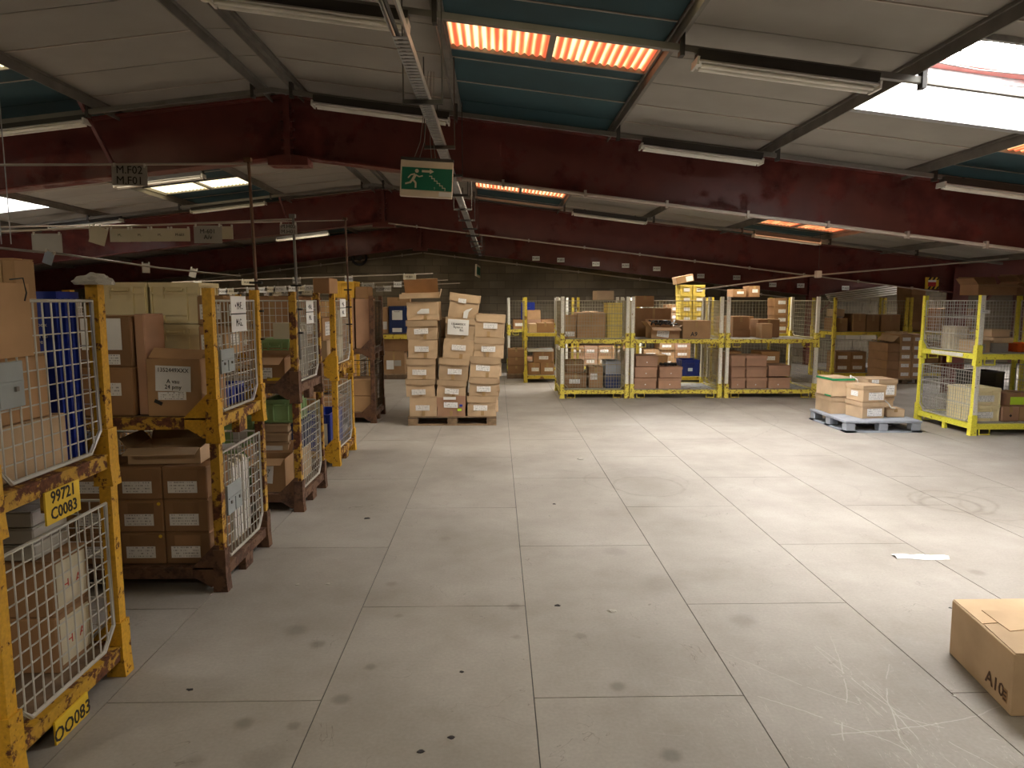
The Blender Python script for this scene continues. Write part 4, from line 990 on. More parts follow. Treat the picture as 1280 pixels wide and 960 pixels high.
# open lid tray on top
X0, Z0 = at(500, 375, PYF); X1, _ = at(549, 375, PYF)
o = thing('box_lid', 'upturned open cardboard lid on top of the left column of the pile', 'lid', ((X0+X1)/2, PYF-.05, 1.835), (0, -.03, .05)); wl = X1-X0
b = MB(); b.box(-wl/2, wl/2, 0, .45, 0, .005); b.box(-wl/2, wl/2-.12, 0, .005, .005, .065); b.box(-wl/2, wl/2, .445, .45, .005, .09); b.box(-wl/2, -wl/2+.005, .005, .445, .005, .065)
link('tray', b.mesh('tray', CB[2]), o)
link('flap', MB().box(-wl/2+.05, wl/2-.02, 0, .005, 0, .26).mesh('flap', CB[0]), o, (0, .445, .085), (.75, 0, 0))
link('flap', MB().box(-.003, .003, 0, .42, 0, .13).mesh('flap', CB[2]), o, (wl/2, 0, .0), (0, .25, 0))
o = pilebox(546, 582, 495.5, 521.5, 0, pn(1, 0, ', orange brown with coloured stickers'), (.25, .42), mat=3, seam=None)
link('sticker', MB().box(0, .06, -.0015, 0, 0, .035).mesh('sticker', M['lime']), o, (.09, -.013, .08)); link('sticker', MB().box(0, .045, -.0015, 0, 0, .035).mesh('sticker', M['blue plastic']), o, (.12, -.013, .14))
link('torn_label', MB().box(-.11, .07, -.002, 0, .245, .285).mesh('torn_label', M['paper']), o, (0, -.013, 0))
pilebox(545.5, 582, 475, 497.5, .05, pn(1, 1), (.28, .22), mat=2)
pilebox(548, 585, 448, 475.5, .06, pn(1, 2), (.3, .28), mat=2)
pilebox(553, 591.5, 423, 450, .07, pn(1, 3), (.28, .45), mat=2, seam=None)
o = pilebox(556, 593, 397, 424, .06, pn(1, 4, ', with large handwritten sheet'), False, mat=2)
handwritten(o, '1354449XX\nRysan x\n         Bac', -.03, .17, .30, .22, rot=.0, y=-.016, size=.045)
o = pilebox(559, 596, 367, 400, .13, pn(1, 5, ', tilted with torn papers'), False, mat=2)
link('label', MB().box(-.055, .055, -.0015, 0, -.03, .03).mesh('label', M['printed label']), o, (-.03, -.0135, .27))
link('torn_label', MB().prism([(0, -.03), (.06, -.03), (.07, .06), (.12, .13), (.03, .09), (0, .06)], -.018, -.016).mesh('torn_label', M['paper']), o, (.01, 0, .06))
pilebox(584, 620, 496, 521.5, 0, pn(2, 0), (.22, .28), mat=2, seam='band', bulge=.012)
pilebox(586, 621, 471.5, 496.5, .03, pn(2, 1), (.28, .28), mat=2)
pilebox(587, 624, 446, 473, .05, pn(2, 2), (.2, .35), mat=2)
pilebox(592, 629, 421.5, 447.5, .05, pn(2, 3), (.25, .3), mat=2, bulge=.013)
pilebox(593, 630, 393, 422.5, .06, pn(2, 4), (.28, .4), mat=2)
for k, (xa, xb, yt, yb) in enumerate(((586, 622, 496, 521), (588, 624, 471, 496), (590, 626, 446, 471), (593, 628, 421, 446), (594, 629, 397, 421))):
    pilebox(xa, xb, yt, yb, 0, 'rear archive box behind right column of leaning pile, %s layer up' % rn[k].replace('bottom', 'first'), False, mat=2, dy=.39, bulge=.02)
for c_, xa in ((0, 512), (1, 550)):
    for k in range(5): pilebox(xa, xa+34, 497-25*k-1, 521-25*k, 0, 'rear archive box behind %s column of leaning pile, %s layer up' % (cn[c_], rn[k].replace('bottom', 'first')), False, mat=2, dy=.41, bulge=.01, seam=None, dep=.34)

# ------------------------------------------------------------------ CENTRE CAGES A, B, C
AY = 12.93; DP = 1.15
LP = (.05, .062, .0032)
cages_c = [('A', 1.205, 1.20, 'LRBF', 'narrow mesh-fronted'), ('B', 2.50, 1.64, 'LRB', 'wide open-fronted'), ('C', 4.265, 1.66, 'LR', 'rightmost wide open-fronted')]
for (nm, x, w_, pn_, ad) in cages_c:
    for ti, tn in ((0, 'lower'), (1, 'upper')):
        p_ = pn_ if not (nm == 'B' and ti == 0) else 'LR'
        cage(x, AY, ti*TIER, w_, DP, 'bright', p_, '%s pallet cage of the centre row, %s one, white posts and yellow feet' % (ad, tn), dens=LP if 'F' in pn_ else (.065, .075, .0032), loops=True)
def WB(px0, px1, yt, yb, Y, z=None):
    X0, Zb = at(px0, yb, Y); X1, Zt = at(px1, yt, Y); h = Zt-Zb
    return X0, X1, (z if z is not None else Zb), h
def cb(px0, px1, yt, yb, Y, d, label, z=None, fn=carton, **kw):
    X0, X1, Z, h = WB(px0, px1, yt, yb, Y, z); return fn(X0, X1, Y, d, Z, h, label, **kw)
# A
cb(721, 757, 392, 424.5, 13.15, .6, 'large tan box behind mesh in narrow centre upper cage', D1, mat=0)
cb(704, 720, 395, 424.5, 13.1, .6, 'tan box at left of narrow centre upper cage', D1, mat=0, labels=[('F', .1, .9, .1, .3)])
for k in range(2): cb(759, 778, 402-23*k, 424.5-23*k, 13.1, .5, '%s yellow slatted crate in narrow centre upper cage' % ['lower', 'upper'][k], D1+.33*k, fn=crate, mat='yellow plastic', ribs=7)
cb(746, 768, 360, 371.5, 13.1, .3, 'pale cardboard box lying tilted on top of the narrow centre cages', 1.815, mat=2, rz=.15, tape=False)
cb(736, 754, 463, 489, 13.2, .5, 'tan box in the middle of narrow centre lower cage', D0, mat=0, labels=[('F', .1, .6, .4, .7)])
cb(757, 776, 472, 489, 13.2, .5, 'blue green crate at right of narrow centre lower cage', D0, fn=crate, mat='navy plastic')
cb(757, 776, 455, 471.5, 13.2, .5, 'upper dark crate at right of narrow centre lower cage', D0+.26, fn=crate, mat='grey plastic')
cb(706, 733, 470, 489, 13.2, .6, 'dark brown box at left of narrow centre lower cage', D0, mat=1, labels=[('F', .2, .7, .3, .6)])
cb(708, 730, 455, 469, 13.25, .5, 'flat box with papers above dark box, narrow centre lower cage', D0+.30, mat=1)
# B lower
for c_, xs in ((0, [(792.5, 820.5), (793.5, 821.5), (795, 822.5)]), (1, [(823, 851.5), (824.5, 853)])):
    for r_, (a, b_) in enumerate(xs):
        cb(a, b_, 470-14*r_+.4, 484-14*r_, 13.05, .5, 'plain reddish shoebox carton, %s column, %s layer of the wide centre lower cage' % (['left', 'right'][c_], ['bottom', 'second', 'third'][r_]), D0+.209*r_, mat=3, kind='archive', labels=[('F', .48, .53, .35, .45, dict(mat='paper'))], group='lidded cartons in centre lower cage')
o = thing('cable_bundle', 'dark tangle of cables on the right column of cartons, centre lower cage', 'cables', (at(838, 455, 13.1)[0], 13.3, D0+.418))
link('loops', MB().tube([(.17*math.cos(a*.9)*(1-.01*a), .10*math.sin(a*1.3), .025+.02*math.sin(a*2.1)) for a in range(26)], .012, 5).mesh('loops', M['black']), o)
crx = WB(852, 875, 446, 466, 15.3)
crate(crx[0], crx[1], 15.3, .5, D0, .35, 'bright blue crate seen through the wide centre lower cage', 'blue plastic', labels=[('F', .35, .6, .3, .5, dict(mat='paper blue'))])
# B upper
o = cb(814, 850, 408.5, 422.5, 13.05, .5, 'open cardboard box full of black cables in wide centre upper cage', D1, mat=0, labels=[('F', .2, .62, .15, .75, dict(tilt=.15))], kind='open')
o = thing('cable_bundle', 'black cables spilling out of the open box in wide centre upper cage', 'cables', (at(832, 408, 13.1)[0], 13.3, D1+.22))
for k in range(4): link('cable', MB().tube([((k-1.5)*.1+.1*math.cos(a*.7+k), .13*math.sin(a*1.1+k), .02+.09*abs(math.sin(a*.6+k*1.7))) for a in range(14)], .013, 5).mesh('cable', M['black']), o)
o = cb(853, 889, 400, 422.5, 13.05, .5, 'brown cardboard box printed A9 in wide centre upper cage', D1, mat=0, rz=.06)
text('A9', .11, o, (-.05, -.004, .08), (PI/2, 0, 0), M['ink'], bold=.003)
cb(795, 840, 364, 400, 13.75, .28, 'large brown box behind mesh at left of wide centre upper cage', D1, mat=1)
cb(795, 818, 358, 372, 13.8, .3, 'open brown box high at back left of wide centre upper cage', D1+.58, mat=1)
for i in range(2):
    for k in range(5): cb(850+16*i, 865.5+16*i, 409-12*k, 421-12*k, 15.28, .4, 'pale yellow crate, %s in the %s tower behind the wide centre upper cage' % (['lowest', 'second', 'third', 'fourth', 'topmost'][k], ['left', 'right'][i]), 1.10+.209*k, fn=crate, mat='yellow plastic', labels=[('F', .3, .8, .3, .65, dict(mat='paper'))], group='pale yellow crates behind the centre row')
cb(846, 868, 352, 361, 15.3, .35, 'small cardboard box perched tilted on top of the pale yellow crates', 2.19, mat=0, tilt=-.2, labels=[('F', .55, .95, .1, .8, dict(mat='paper'))])
# C lower
for c_, (a, b_, n_) in enumerate(((914, 932, 3), (933, 959, 3), (960.5, 988, 2))):
    for r_ in range(n_): cb(a, b_, 470-14*r_+.4, 484-14*r_, 13.05, .5, 'plain reddish carton, %s column, %s layer in the rightmost centre lower cage' % (ORD[c_], ['bottom', 'second', 'third'][r_]), D0+.209*r_ if c_ < 2 else D0+.23*r_, mat=3, kind='archive', labels=[('F', .42, .47, .3, .42, dict(mat='paper'))] if r_ == 0 else [], group='lidded cartons in rightmost centre lower cage')
# C upper
cb(952, 966, 404, 422.5, 13.1, .3, 'small upright tan box in rightmost centre upper cage', D1, mat=0)
cb(947, 975, 400, 422.5, 13.5, .45, 'brown box behind the small upright box, rightmost centre upper cage', D1, mat=1)
cb(916, 937, 395, 413, 13.6, .5, 'brown box at left of the rightmost centre upper cage', D1+.12, mat=1); cb(916, 938, 413, 423, 13.6, .5, 'crushed low box under brown box at left of rightmost centre upper cage', D1, mat=1, tape=False)
# ------------------------------------------------------------------ rear rows (Y 15.5-16.5)
rear = [('E', at(657, 478, 15.5)[0], 15.5, 1.15, 'rear cage stack just right of the leaning pile'), ('G', 3.05, 15.2, 1.6, 'rear cage stack behind the wide centre cages'), ('H', 4.85, 15.2, 1.5, 'rear cage stack behind the rightmost centre cages'), ('F', at(1039, 476, 15.9)[0], 15.9, 1.65, 'rear cage stack right of the centre row'), ('J', 9.42, 15.9, 1.6, 'rear cage stack near the right roof column')]
for (nm, x, y, w_, lb_) in rear:
    for ti, tn in ((0, 'lower'), (1, 'upper')):
        cage(x, y, ti*TIER, w_, 1.1, 'deep', 'L' if nm in 'E' else 'LRB', '%s yellow cage of %s' % (tn, lb_), dens=(.075, .08, .003))
o = cb(661, 671, 404, 415, 15.6, .5, 'light box at left in upper cage just right of the leaning pile', D1, mat=2)
cb(671, 693, 403, 415, 15.6, .5, 'dark brown box at right in upper cage just right of the leaning pile', D1, mat=1)
cb(660, 675, 444, 459, 15.6, .5, 'brown carton, lower left behind the gap right of the leaning pile', D0, mat=1, labels=[('F', .3, .9, .3, .6)])
cb(675.5, 693, 444, 459, 15.6, .5, 'brown carton, lower right behind the gap right of the leaning pile', D0, mat=1, labels=[('F', .3, .9, .3, .6)])
cb(667, 690, 430, 444, 15.6, .5, 'brown carton stacked on two others, right of the leaning pile', D0+.27, mat=1, labels=[('F', .3, .8, .3, .6)])
cb(660, 692, 427, 430, 15.58, .5, 'white sheet of card on brown cartons right of the leaning pile', D0+.52, mat='paper', tape=False, name='card_sheet')
for k in range(3): cb(635, 656, 450-10*k, 460-10*k, 16.3, .5, 'flat brown carton, %s of the low pile beside the far stack right of leaning pile' % ['lowest', 'middle', 'topmost'][k], .12+.19*k, mat=1)
o = thing('pallet', 'small dark pallet under the low brown carton pile at far centre', 'pallet', (at(634, 465, 16.25)[0], 16.25, 0))
for k in range(3): link('runner', MB().box(0, .45, .25*k, .25*k+.08, 0, .1).mesh('runner', M['wood dark']), o)
link('deck', MB().box(0, .45, 0, .6, .1, .12).mesh('deck', M['wood']), o)
fill(3.15, 3.75, 15.3, .5, D0, .75, 'rear lower cage behind wide centre cages', 301, mat=0)
fill(4.95, 6.2, 15.25, .7, D0, .85, 'rear lower cage behind rightmost centre cages', 302, mat=1)
fill(4.95, 5.6, 15.25, .7, D1, 1.6, 'rear upper cage behind rightmost centre cages', 303, mat=1, h0=.18, lb=.9)
for k, (a, b_, yt, yb) in enumerate(((916, 933, 364, 374), (936, 950, 360, 374))): cb(a, b_, yt, yb, 15.3, .4, '%s brown box with pale label on top of rear cage behind rightmost centre cages' % ['left', 'right'][k], 2*TIER, mat=1, labels=[('F', .3, .8, .4, .7)])
X0, X1, _, _ = WB(970, 984, 370, 410, 15.7)
cb(946, 958, 381, 398, 15.3, .3, 'grey framed box leaning in front of rear stack behind the centre row', D1, mat='grey plastic', tape=False, labels=[('F', .15, .85, .3, .7)])
for k in range(4): cb(968, 985, 399-11*k, 410-11*k, 15.35, .4, 'brown labelled carton, %s of the tall rear pile seen above the rightmost centre cage' % ORD[k], D1+.19*k, mat=1, labels=[('F', .3, .85, .3, .7)], tape=False)
for k in range(2): cb(986, 992, 399-11*k, 410-11*k, 15.4, .4, 'light narrow box, %s, beside the tall rear pile' % ['lower', 'upper'][k], D1+.19*k, mat=2, tape=False)
for i, (x, w_) in enumerate(((.30, 1.25), (1.75, 1.6), (3.6, 1.4))):
    for ti, tn in ((0, 'lower'), (1, 'upper')):
        cage(x, 17.6, ti*TIER, w_, 1.1, 'bright', 'LRB', '%s cage of %s stack in the last row by the block wall' % (tn, ORD[i]), dens=(.08, .09, .003), loops=True)
        fill(x+.1, x+w_-.1, 17.65, .7, ti*TIER+D0, ti*TIER+D0+.62, '%s cage, %s last row stack' % (tn, ORD[i]), 400+2*i+ti, lb=.8)
crate(.62, .95, 17.7, .4, 1.10, .66, 'dark blue bin in last row upper cage right of the leaning pile', 'blue plastic')
for k in range(5):
    A = at(1035, 378-2.2*k, 17.4); B = at(1128, 366-2.6*k, 17.4)
    tag(link('metal_batten', MB().tube([(A[0], 17.3+.06*k, A[1]+.02), (B[0], 17.3+.06*k, B[1])], .022, 4).mesh('metal_batten', M['lamp white']), None), 'pale long batten leaning above the rear cages at right, %s from below' % ORD[k], 'batten', 'pale battens above the rear cages')
# F
for k, (a, b_, yt) in enumerate(((1042, 1060, 398), (1066, 1083, 393), (1083, 1100, 394), (1101, 1126, 394))):
    cb(a, b_, yt, 415, 15.98, .5, 'brown box, %s from left, upper deck of rear stack right of centre row' % ORD[k], D1, mat=1)
fill(at(1043, 470, 16)[0], at(1082, 470, 16)[0], 15.98, .5, D0, .78, 'lower rear cage right of centre row', 310, mat=1, lb=.9)
cb(1043, 1056, 388, 397.5, 16.0, .4, 'light box atop leftmost brown box of the rear upper cage', D1+.34, mat=2, tape=False)
# wrapped pallet load
gx0 = at(1108, 476, 15.0)[0]; gx1 = at(1154, 476, 15.0)[0]
pw = thing('wooden_pallet', 'dark wooden pallet under the film wrapped carton load', 'pallet', (gx0, 15.0, 0)); L = gx1-gx0
for k in range(3):
    link('bottom_board', MB().box(0, L, .4*k, .4*k+.1, 0, .02).mesh('bottom_board', M['wood dark']), pw)
    for j in range(3): link('block', MB().box((L-.12)*j/2, (L-.12)*j/2+.12, .4*k, .4*k+.1, .02, .1).mesh('block', M['wood dark']), pw)
link('deck', MB().box(0, L, 0, .9, .10, .13).mesh('deck', M['wood']), pw)
for r_ in range(5):
    for c_ in range(3):
        if r_ == 4 and c_ == 0: continue
        wd = L/3
        carton(gx0+wd*c_+.004, gx0+wd*(c_+1)-.004, 15.02+.01*(r_ % 2), .8, .132+.19*r_, .187, 'carton of the film wrapped load, %s column, %s layer' % (ORD[c_], ORD[r_]), 0 if c_ else 1, labels=[('F', .15, .8, .25, .65)] if c_ else [], tape=False, group='cartons on the wrapped pallet')
o = thing('stretch_film', 'crumpled brown film gathered on top of the wrapped carton load', 'film', (gx0, 15.0, .9))
v = MB(); gN = 12
for i in range(gN+1):
    for j in range(5): v.v.append((L*.75*i/gN, .08+.7*j/4, .19*min(1, max(0, (i-3)/4))+.012+rnd.uniform(0, .03)))
for i in range(gN):
    for j in range(4): a = i*5+j; v.f.append((a, a+5, a+6, a+1))
link('film_sheet', v.mesh('film_sheet', M['film']), o)
# tall box tower on the upper deck of the rear stack near the right column
for k in range(5): cb(1139, 1158, 403-11.5*k, 415-11.5*k, 15.98, .6, 'brown carton of the tower left of right-hand cages, %s from bottom' % ORD[k], D1+.211*k, mat=1, labels=[], tape=False)
fill(9.6, 10.8, 15.95, .7, D0, .85, 'rear lower cage near right column', 321, mat=1); fill(10.15, 10.9, 15.95, .7, D1, 1.8, 'rear upper cage near right column', 322, mat=1)
# hazard sign on column
hx, hz = at(1165, 354, 13.3)
o = thing('hazard_sign', 'square yellow and black striped sign with red centre by the right roof column', 'sign', (hx, 13.3, hz))
link('plate', MB().box(-.13, .13, 0, .008, -.11, .11).mesh('plate', M['plate yellow']), o)
hb = MB()
for k in range(-3, 4):
    x = k*.08; a_, b_ = max(-.13, x-.05), min(.13, x+.05)
    for (z0_, z1_) in ((-.11, -.06), (.06, .11)):
        xa, xb = max(-.125, min(.125, x)), max(-.125, min(.125, x+.04)); 
        if xb-xa > .01: hb.prism([(xa, z0_), (xb, z0_), (min(.13, xb+.03), z1_), (min(.13, xa+.03), z1_)], -.003, 0)
link('stripes', hb.mesh('stripes', M['ink']), o)
link('red_panel', MB().box(-.075, .075, -.005, 0, -.06, .02).mesh('red_panel', M['red paint']), o); link('white_panel', MB().box(-.075, .075, -.005, 0, .02, .06).mesh('white_panel', M['paper']), o)
link('bracket', MB().box(-.02, .02, .008, .05, -.1, .3).mesh('bracket', M['beam red']), o)

# ------------------------------------------------------------------ RIGHT STACK D
DX, DY, DW, DD = 6.385, 9.20, 1.42, 1.22
for ti, tn in ((0, 'lower'), (1, 'upper')):
    cage(DX, DY, ti*TIER, DW, DD, 'vivid', 'LRB', 'bright yellow mesh pallet cage at the right edge, %s one' % tn, dens=(.05, .05, .003), loops=True)
link_ = link
o = thing('post_cover', 'white painted board on near post of the right-hand upper cage', 'board', (DX, DY-.032, TIER)); link('board', MB().box(-.028, .03, -.006, 0, .28, .93).mesh('board', M['post white']), o); text('0 2 4 1 8', .03, o, (0, -.008, .75), (PI/2, PI/2, 0), M['ink'])
o = thing('post_cover', 'white painted board on near post of the right-hand lower cage', 'board', (DX, DY-.032, 0)); link('board', MB().box(-.028, .03, -.006, 0, .28, .93).mesh('board', M['post white']), o); text('0 7 3 5 2', .03, o, (0, -.008, .75), (PI/2, PI/2, 0), M['ink'])
o = thing('tag', 'small white tag tied across the near post of right-hand upper cage', 'tag', (DX+.02, DY-.045, TIER+.72), (0, .05, 0)); link('plate', MB().box(-.06, .07, -.003, 0, -.022, .022).mesh('plate', M['paper']), o); text('M.R 02', .025, o, (0, -.005, 0), (PI/2, 0, 0), M['ink'])
link('side_board', MB().box(-.034, -.03, .25, .95, .1, .15).mesh('side_board', M['post white']), bpy.data.objects['tag'] if False else thing('strip_label', 'white strip with lettering on left rail of right-hand upper cage', 'label', (DX, DY, TIER)))
# D upper
x0 = at(1222, 440, 9.4)[0]; 
def dxp(px, Y=9.4): return at(px, 400, Y)[0]
carton(dxp(1223), dxp(1242), 9.42, .4, D1, .17, 'small light box with open flap at left in the right-hand upper cage', 2, labels=[('F', .05, .65, .1, .7, dict(mat='printed label grey'))], tape=False)
link('flap', MB().box(-.13, .13, -.07, 0, 0, .004).mesh('flap', CB[2]), bpy.data.objects[[o_.name for o_ in bpy.data.objects if o_.get('label', '').startswith('small light box with open flap')][0]], (0, 0, .168))
carton(dxp(1221), dxp(1240), 9.82, .3, D1, .30, 'light box behind open flap box in the right-hand upper cage', 2)
carton(dxp(1245), dxp(1265), 9.42, .4, D1, .13, 'lowest of three small light boxes in right-hand upper cage', 'paper grey', tape=False)
carton(dxp(1244), dxp(1269), 9.40, .42, D1+.13, .075, 'middle of three small light boxes in right-hand upper cage', 2, tape=False)
carton(dxp(1245), dxp(1268), 9.46, .38, D1+.21, .10, 'topmost of three small light boxes in right-hand upper cage', 2, kind='archive')
crate(dxp(1199, 9.7), dxp(1214, 9.7), 9.75, .3, D1, .34, 'woven looking pale crate behind left mesh of the right-hand upper cage', 'paper cream', ribs=3)
crate(dxp(1275, 9.5), dxp(1300, 9.5), 9.5, .3, D1, .12, 'bright orange plastic tray at the right edge, in right-hand upper cage', 'orange')
carton(dxp(1220, 9.9), dxp(1268, 9.9), 9.9, .4, 2*TIER, .15, 'shallow brown box on top of the right-hand cages', 1, kind='open')
carton(dxp(1274, 9.9), dxp(1310, 9.9), 9.9, .4, 2*TIER, .17, 'open brown box at the right edge on top of right-hand cages', 1, kind='open')
# D lower
for k in range(2): crate(dxp(1219), dxp(1258), 9.38, .5, D0+.225*k, .22, '%s cream plastic crate with blue printed label in right-hand lower cage' % ['lower', 'upper'][k], 'cream plastic', labels=[('F', .22, .78, .2, .6)], lid=k == 1)
o = carton(dxp(1260), dxp(1281), 9.36, .4, D0, .20, 'reddish box with small diamond mark in right-hand lower cage', 3)
link('diamond_mark', MB().prism([(0, -.02), (.02, 0), (0, .02), (-.02, 0)], -.004, -.001).mesh('diamond_mark', M['ink']), o, (0, 0, .08))
carton(dxp(1270), dxp(1300), 9.45, .35, D0+.20, .18, 'box with lime green label at right edge, right-hand lower cage', 3, labels=[('F', .15, .9, .1, .7, dict(mat='lime', name='lime_label'))])
carton(dxp(1284), dxp(1305), 9.40, .4, D0, .20, 'brown box at the right edge low in right-hand lower cage', 0)
crate(dxp(1222, 10.0), dxp(1262, 10.0), 10.0, .4, D0, .62, 'dark tall bin at the back of right-hand lower cage', 'dark metal')
cage(DX+1.55, DY, 0, DW, DD, 'vivid', 'RB', 'lower of two bright yellow cages beyond the right frame edge', dens=(.05, .05, .003), loops=True)
cage(DX+1.55, DY, TIER, DW, DD, 'vivid', 'RB', 'upper of two bright yellow cages beyond the right frame edge', dens=(.05, .05, .003), loops=True)

# ------------------------------------------------------------------ PLASTIC PALLET + ITS BOXES
GX0, GX1, GY0, GY1 = 4.78, 5.84, 9.41, 10.55
gp_ = thing('plastic_pallet', 'grey plastic pallet on the bright floor carrying tan boxes', 'pallet', (GX0, GY0, 0)); gw, gd = GX1-GX0, GY1-GY0
top_ = MB()
for k in range(3): top_.box(0, gw, gd*k/3+.004, gd*(k+1)/3-.004, .13, .165)
link('deck', bevel_mesh(top_.mesh('deck', M['grey plastic']), .006), gp_)
for i in range(3):
    for j in range(3):
        bx_ = [0, gw/2-.075, gw-.15][j]; by = [0, gd/2-.075, gd-.15][i]
        link('foot', bevel_mesh(MB().box(bx_+.01, bx_+.14, by+.01, by+.14, .02, .13).mesh('foot', M['grey plastic']), .01), gp_)
    link('skid', MB().box(0, gw, [0, gd/2-.075, gd-.15][i], [.15, gd/2+.075, gd][i], 0, .02).mesh('skid', M['grey plastic']), gp_)
for k in range(2): link('slot', MB().box([0, gw-.15][k], [.15, gw][k], 0, gd, .0, .02).mesh('slot', M['grey plastic']), gp_)
GZ = .167
carton(4.84, 5.11, 10.0, .50, GZ, .255, 'tan lidded box at the back left of plastic pallet, lower one', 2, kind='archive')
o = carton(4.83, 5.16, 9.98, .46, GZ+.257, .25, 'tan box with green taped lid on the plastic pallet', 2, kind='carton', tape=False, rz=.04)
link('green_lid', MB().box(-.17, .17, -.006, .466, .235, .262).mesh('green_lid', M['green tape']), o); link('lid_top', MB().box(-.168, .168, -.004, .464, .262, .27).mesh('lid_top', CB[2]), o)
link('green_corner', MB().box(-.169, -.164, .02, .2, .0, .02).mesh('green_corner', M['green tape']), o)
link('strap', MB().tube([(.1, -.01, .27), (.15, .1, .30), (.19, -.02, .25), (.22, .0, .2)], .008, 6).mesh('strap', M['paper']), o)
for k in range(2):
    carton(5.08, 5.42, 9.60, .38, GZ+.232*k, .230, '%s front box with white label on the plastic pallet' % ['lower', 'upper'][k], 2, kind='archive', rz=.13, labels=[('F', .25, .92, .12, .58, dict(mat='printed label')), ('L', .3, .7, .3, .62, dict(mat='printed label'))] if k else [('F', .22, .88, .14, .60, dict(mat='printed label'))])
o = carton(5.42, 5.80, 10.08, .40, GZ, .25, 'tan box at back right of the plastic pallet, lower one', 2, kind='archive')
o = carton(5.40, 5.82, 10.05, .42, GZ+.25, .25, 'tan lidded box with printed label on lid at back right of plastic pallet', 2, kind='archive', labels=[('F', .62, .92, .1, .65), ('F', .1, .35, .76, .98)])
o = carton(5.50, 5.75, 9.70, .24, GZ, .115, 'small low tan box at front right of the plastic pallet', 2, rz=-.05)
o = tag(link('strap', MB().tube([(5.44, 9.72, .42), (5.50, 9.68, .37), (5.53, 9.66, .31), (5.60, 9.68, .295)], .008, 6).mesh('strap', M['paper'])), 'white plastic strap end curling beside the front boxes on plastic pallet', 'strap')

# ------------------------------------------------------------------ A10 BOX (bottom right)
o = thing('cardboard_box', 'closed cardboard box printed A10 on the floor at bottom right', 'box', (2.235, 2.83, 0), (0, 0, .14*0))
w_, d_, h_ = .62, .56, .285
sk = -.06
pb = MB(); 
pb.v = [(0,0,0),(w_,0,0),(w_+.03,d_,0),(.07,d_+.01,0),(-.01,-.01,h_),(w_,-.01,h_),(w_+.03,d_,h_),(.06,d_+.01,h_+.055)]
pb.v = [(0,0,0),(w_,0,0),(w_+.05,d_,0),(.09,d_,0),(-.005,0,h_),(w_,0,h_),(w_+.05,d_,h_+.0),(.085,d_,h_)]
pb.f = [(0,3,2,1),(4,5,6,7),(0,1,5,4),(1,2,6,5),(2,3,7,6),(3,0,4,7)]
link('body', bevel_mesh(pb.mesh('body', CB[2]), .004), o)
def flap(poly, z, name='flap'):
    b = MB(); n = len(poly); b.v = [(x, y, z) for x, y in poly]+[(x, y, z+.0035) for x, y in poly]
    b.f = [tuple(range(n))[::-1], tuple(range(n, 2*n))]+[(i, (i+1) % n, n+(i+1) % n, n+i) for i in range(n)]
    return link(name, b.mesh(name, CB[2]), o)
flap([(0, .002), (w_, .002), (w_+.02, .27), (.30, .30), (.05, .27)], h_+.001)
flap([(.05, .285), (.30, .315), (w_+.02, .285), (w_+.05, .555), (.09, .555)], h_+.001)
flap([(.12, .20), (.36, .24), (.40, .40), (.14, .42)], h_+.005, 'torn_flap')
sidev = Vector((.09, d_, 0)).normalized(); ang = math.atan2(-.56, -.09)
text('A10', .085, o, (.018, .135, .075), (PI/2, 0, ang), M['ink brown'], bold=.001, sx=1.1)
ic = MB(); fr_ = MB()
icon = link('print_mark', MB().box(-.018, .018, -.0006, 0, -.03, .03).mesh('print_mark', CB[0]), o, (.005, .05, .07), (0, 0, ang))
for k in range(3): link('lettering', MB().box(-.012, .012, -.001, 0, -.004, .004).mesh('lettering', M['ink brown']), icon, (0, -.001, -.02+.018*k))

# paper on the floor
o = thing('paper_strip', 'folded white paper strip lying on the bright floor', 'paper', (gp(1119, 697)[0], gp(1119, 697)[1], .002), (0, 0, -.10))
b = MB(); Lp = .36; n = 8
for i in range(n+1):
    x = Lp*i/n; b.v += [(x, -.03+.01*math.sin(i), .002), (x, .0, .014+.008*math.sin(i*1.7)), (x-.01, .05, .003+.008*abs(math.sin(i)))]
for i in range(n):
    for j in range(2): a = i*3+j; b.f.append((a, a+3, a+4, a+1))
link('sheet', b.mesh('sheet', M['paper']), o)
# crumbs on floor
for k, (x, y, r_, dark) in enumerate(((726,574,.035,0),(765,764,.022,0),(372,731,.014,0),(410,730,.013,0),(459,648,.02,1),(526,940,.013,1),(564,922,.012,1),(697,757,.014,1),(693,630,.012,1),(1188,760,.008,1),(577,840,.010,1),(237,862,.012,1),(1192,870,.008,0),(688,645,.012,0))):
    X, Y = gp(x, y); bm = bmesh.new(); bmesh.ops.create_icosphere(bm, subdivisions=2, radius=r_)
    for v_ in bm.verts:
        v_.co *= rnd.uniform(.6, 1.15); v_.co.z = abs(v_.co.z)*.45; v_.co.x *= 1.4
    me = bpy.data.meshes.new('crumb'); bm.to_mesh(me); bm.free(); me.materials.append(M['ink' if dark else 'paper grey'])
    pos = ['far centre', 'right of centre', 'left, beside another', 'left of the long joint', 'left far', 'bottom centre', 'bottom, beside a stain', 'middle', 'centre far', 'by the A10 box', 'lower centre', 'lower left', 'in front of A10 box', 'centre'][k]
    tag(link('floor_crumb', me, None, (X, Y, 0)), '%s crumb of debris on the floor, %s' % ('tiny dark' if dark else 'small pale', pos), 'debris', 'crumbs on the floor')

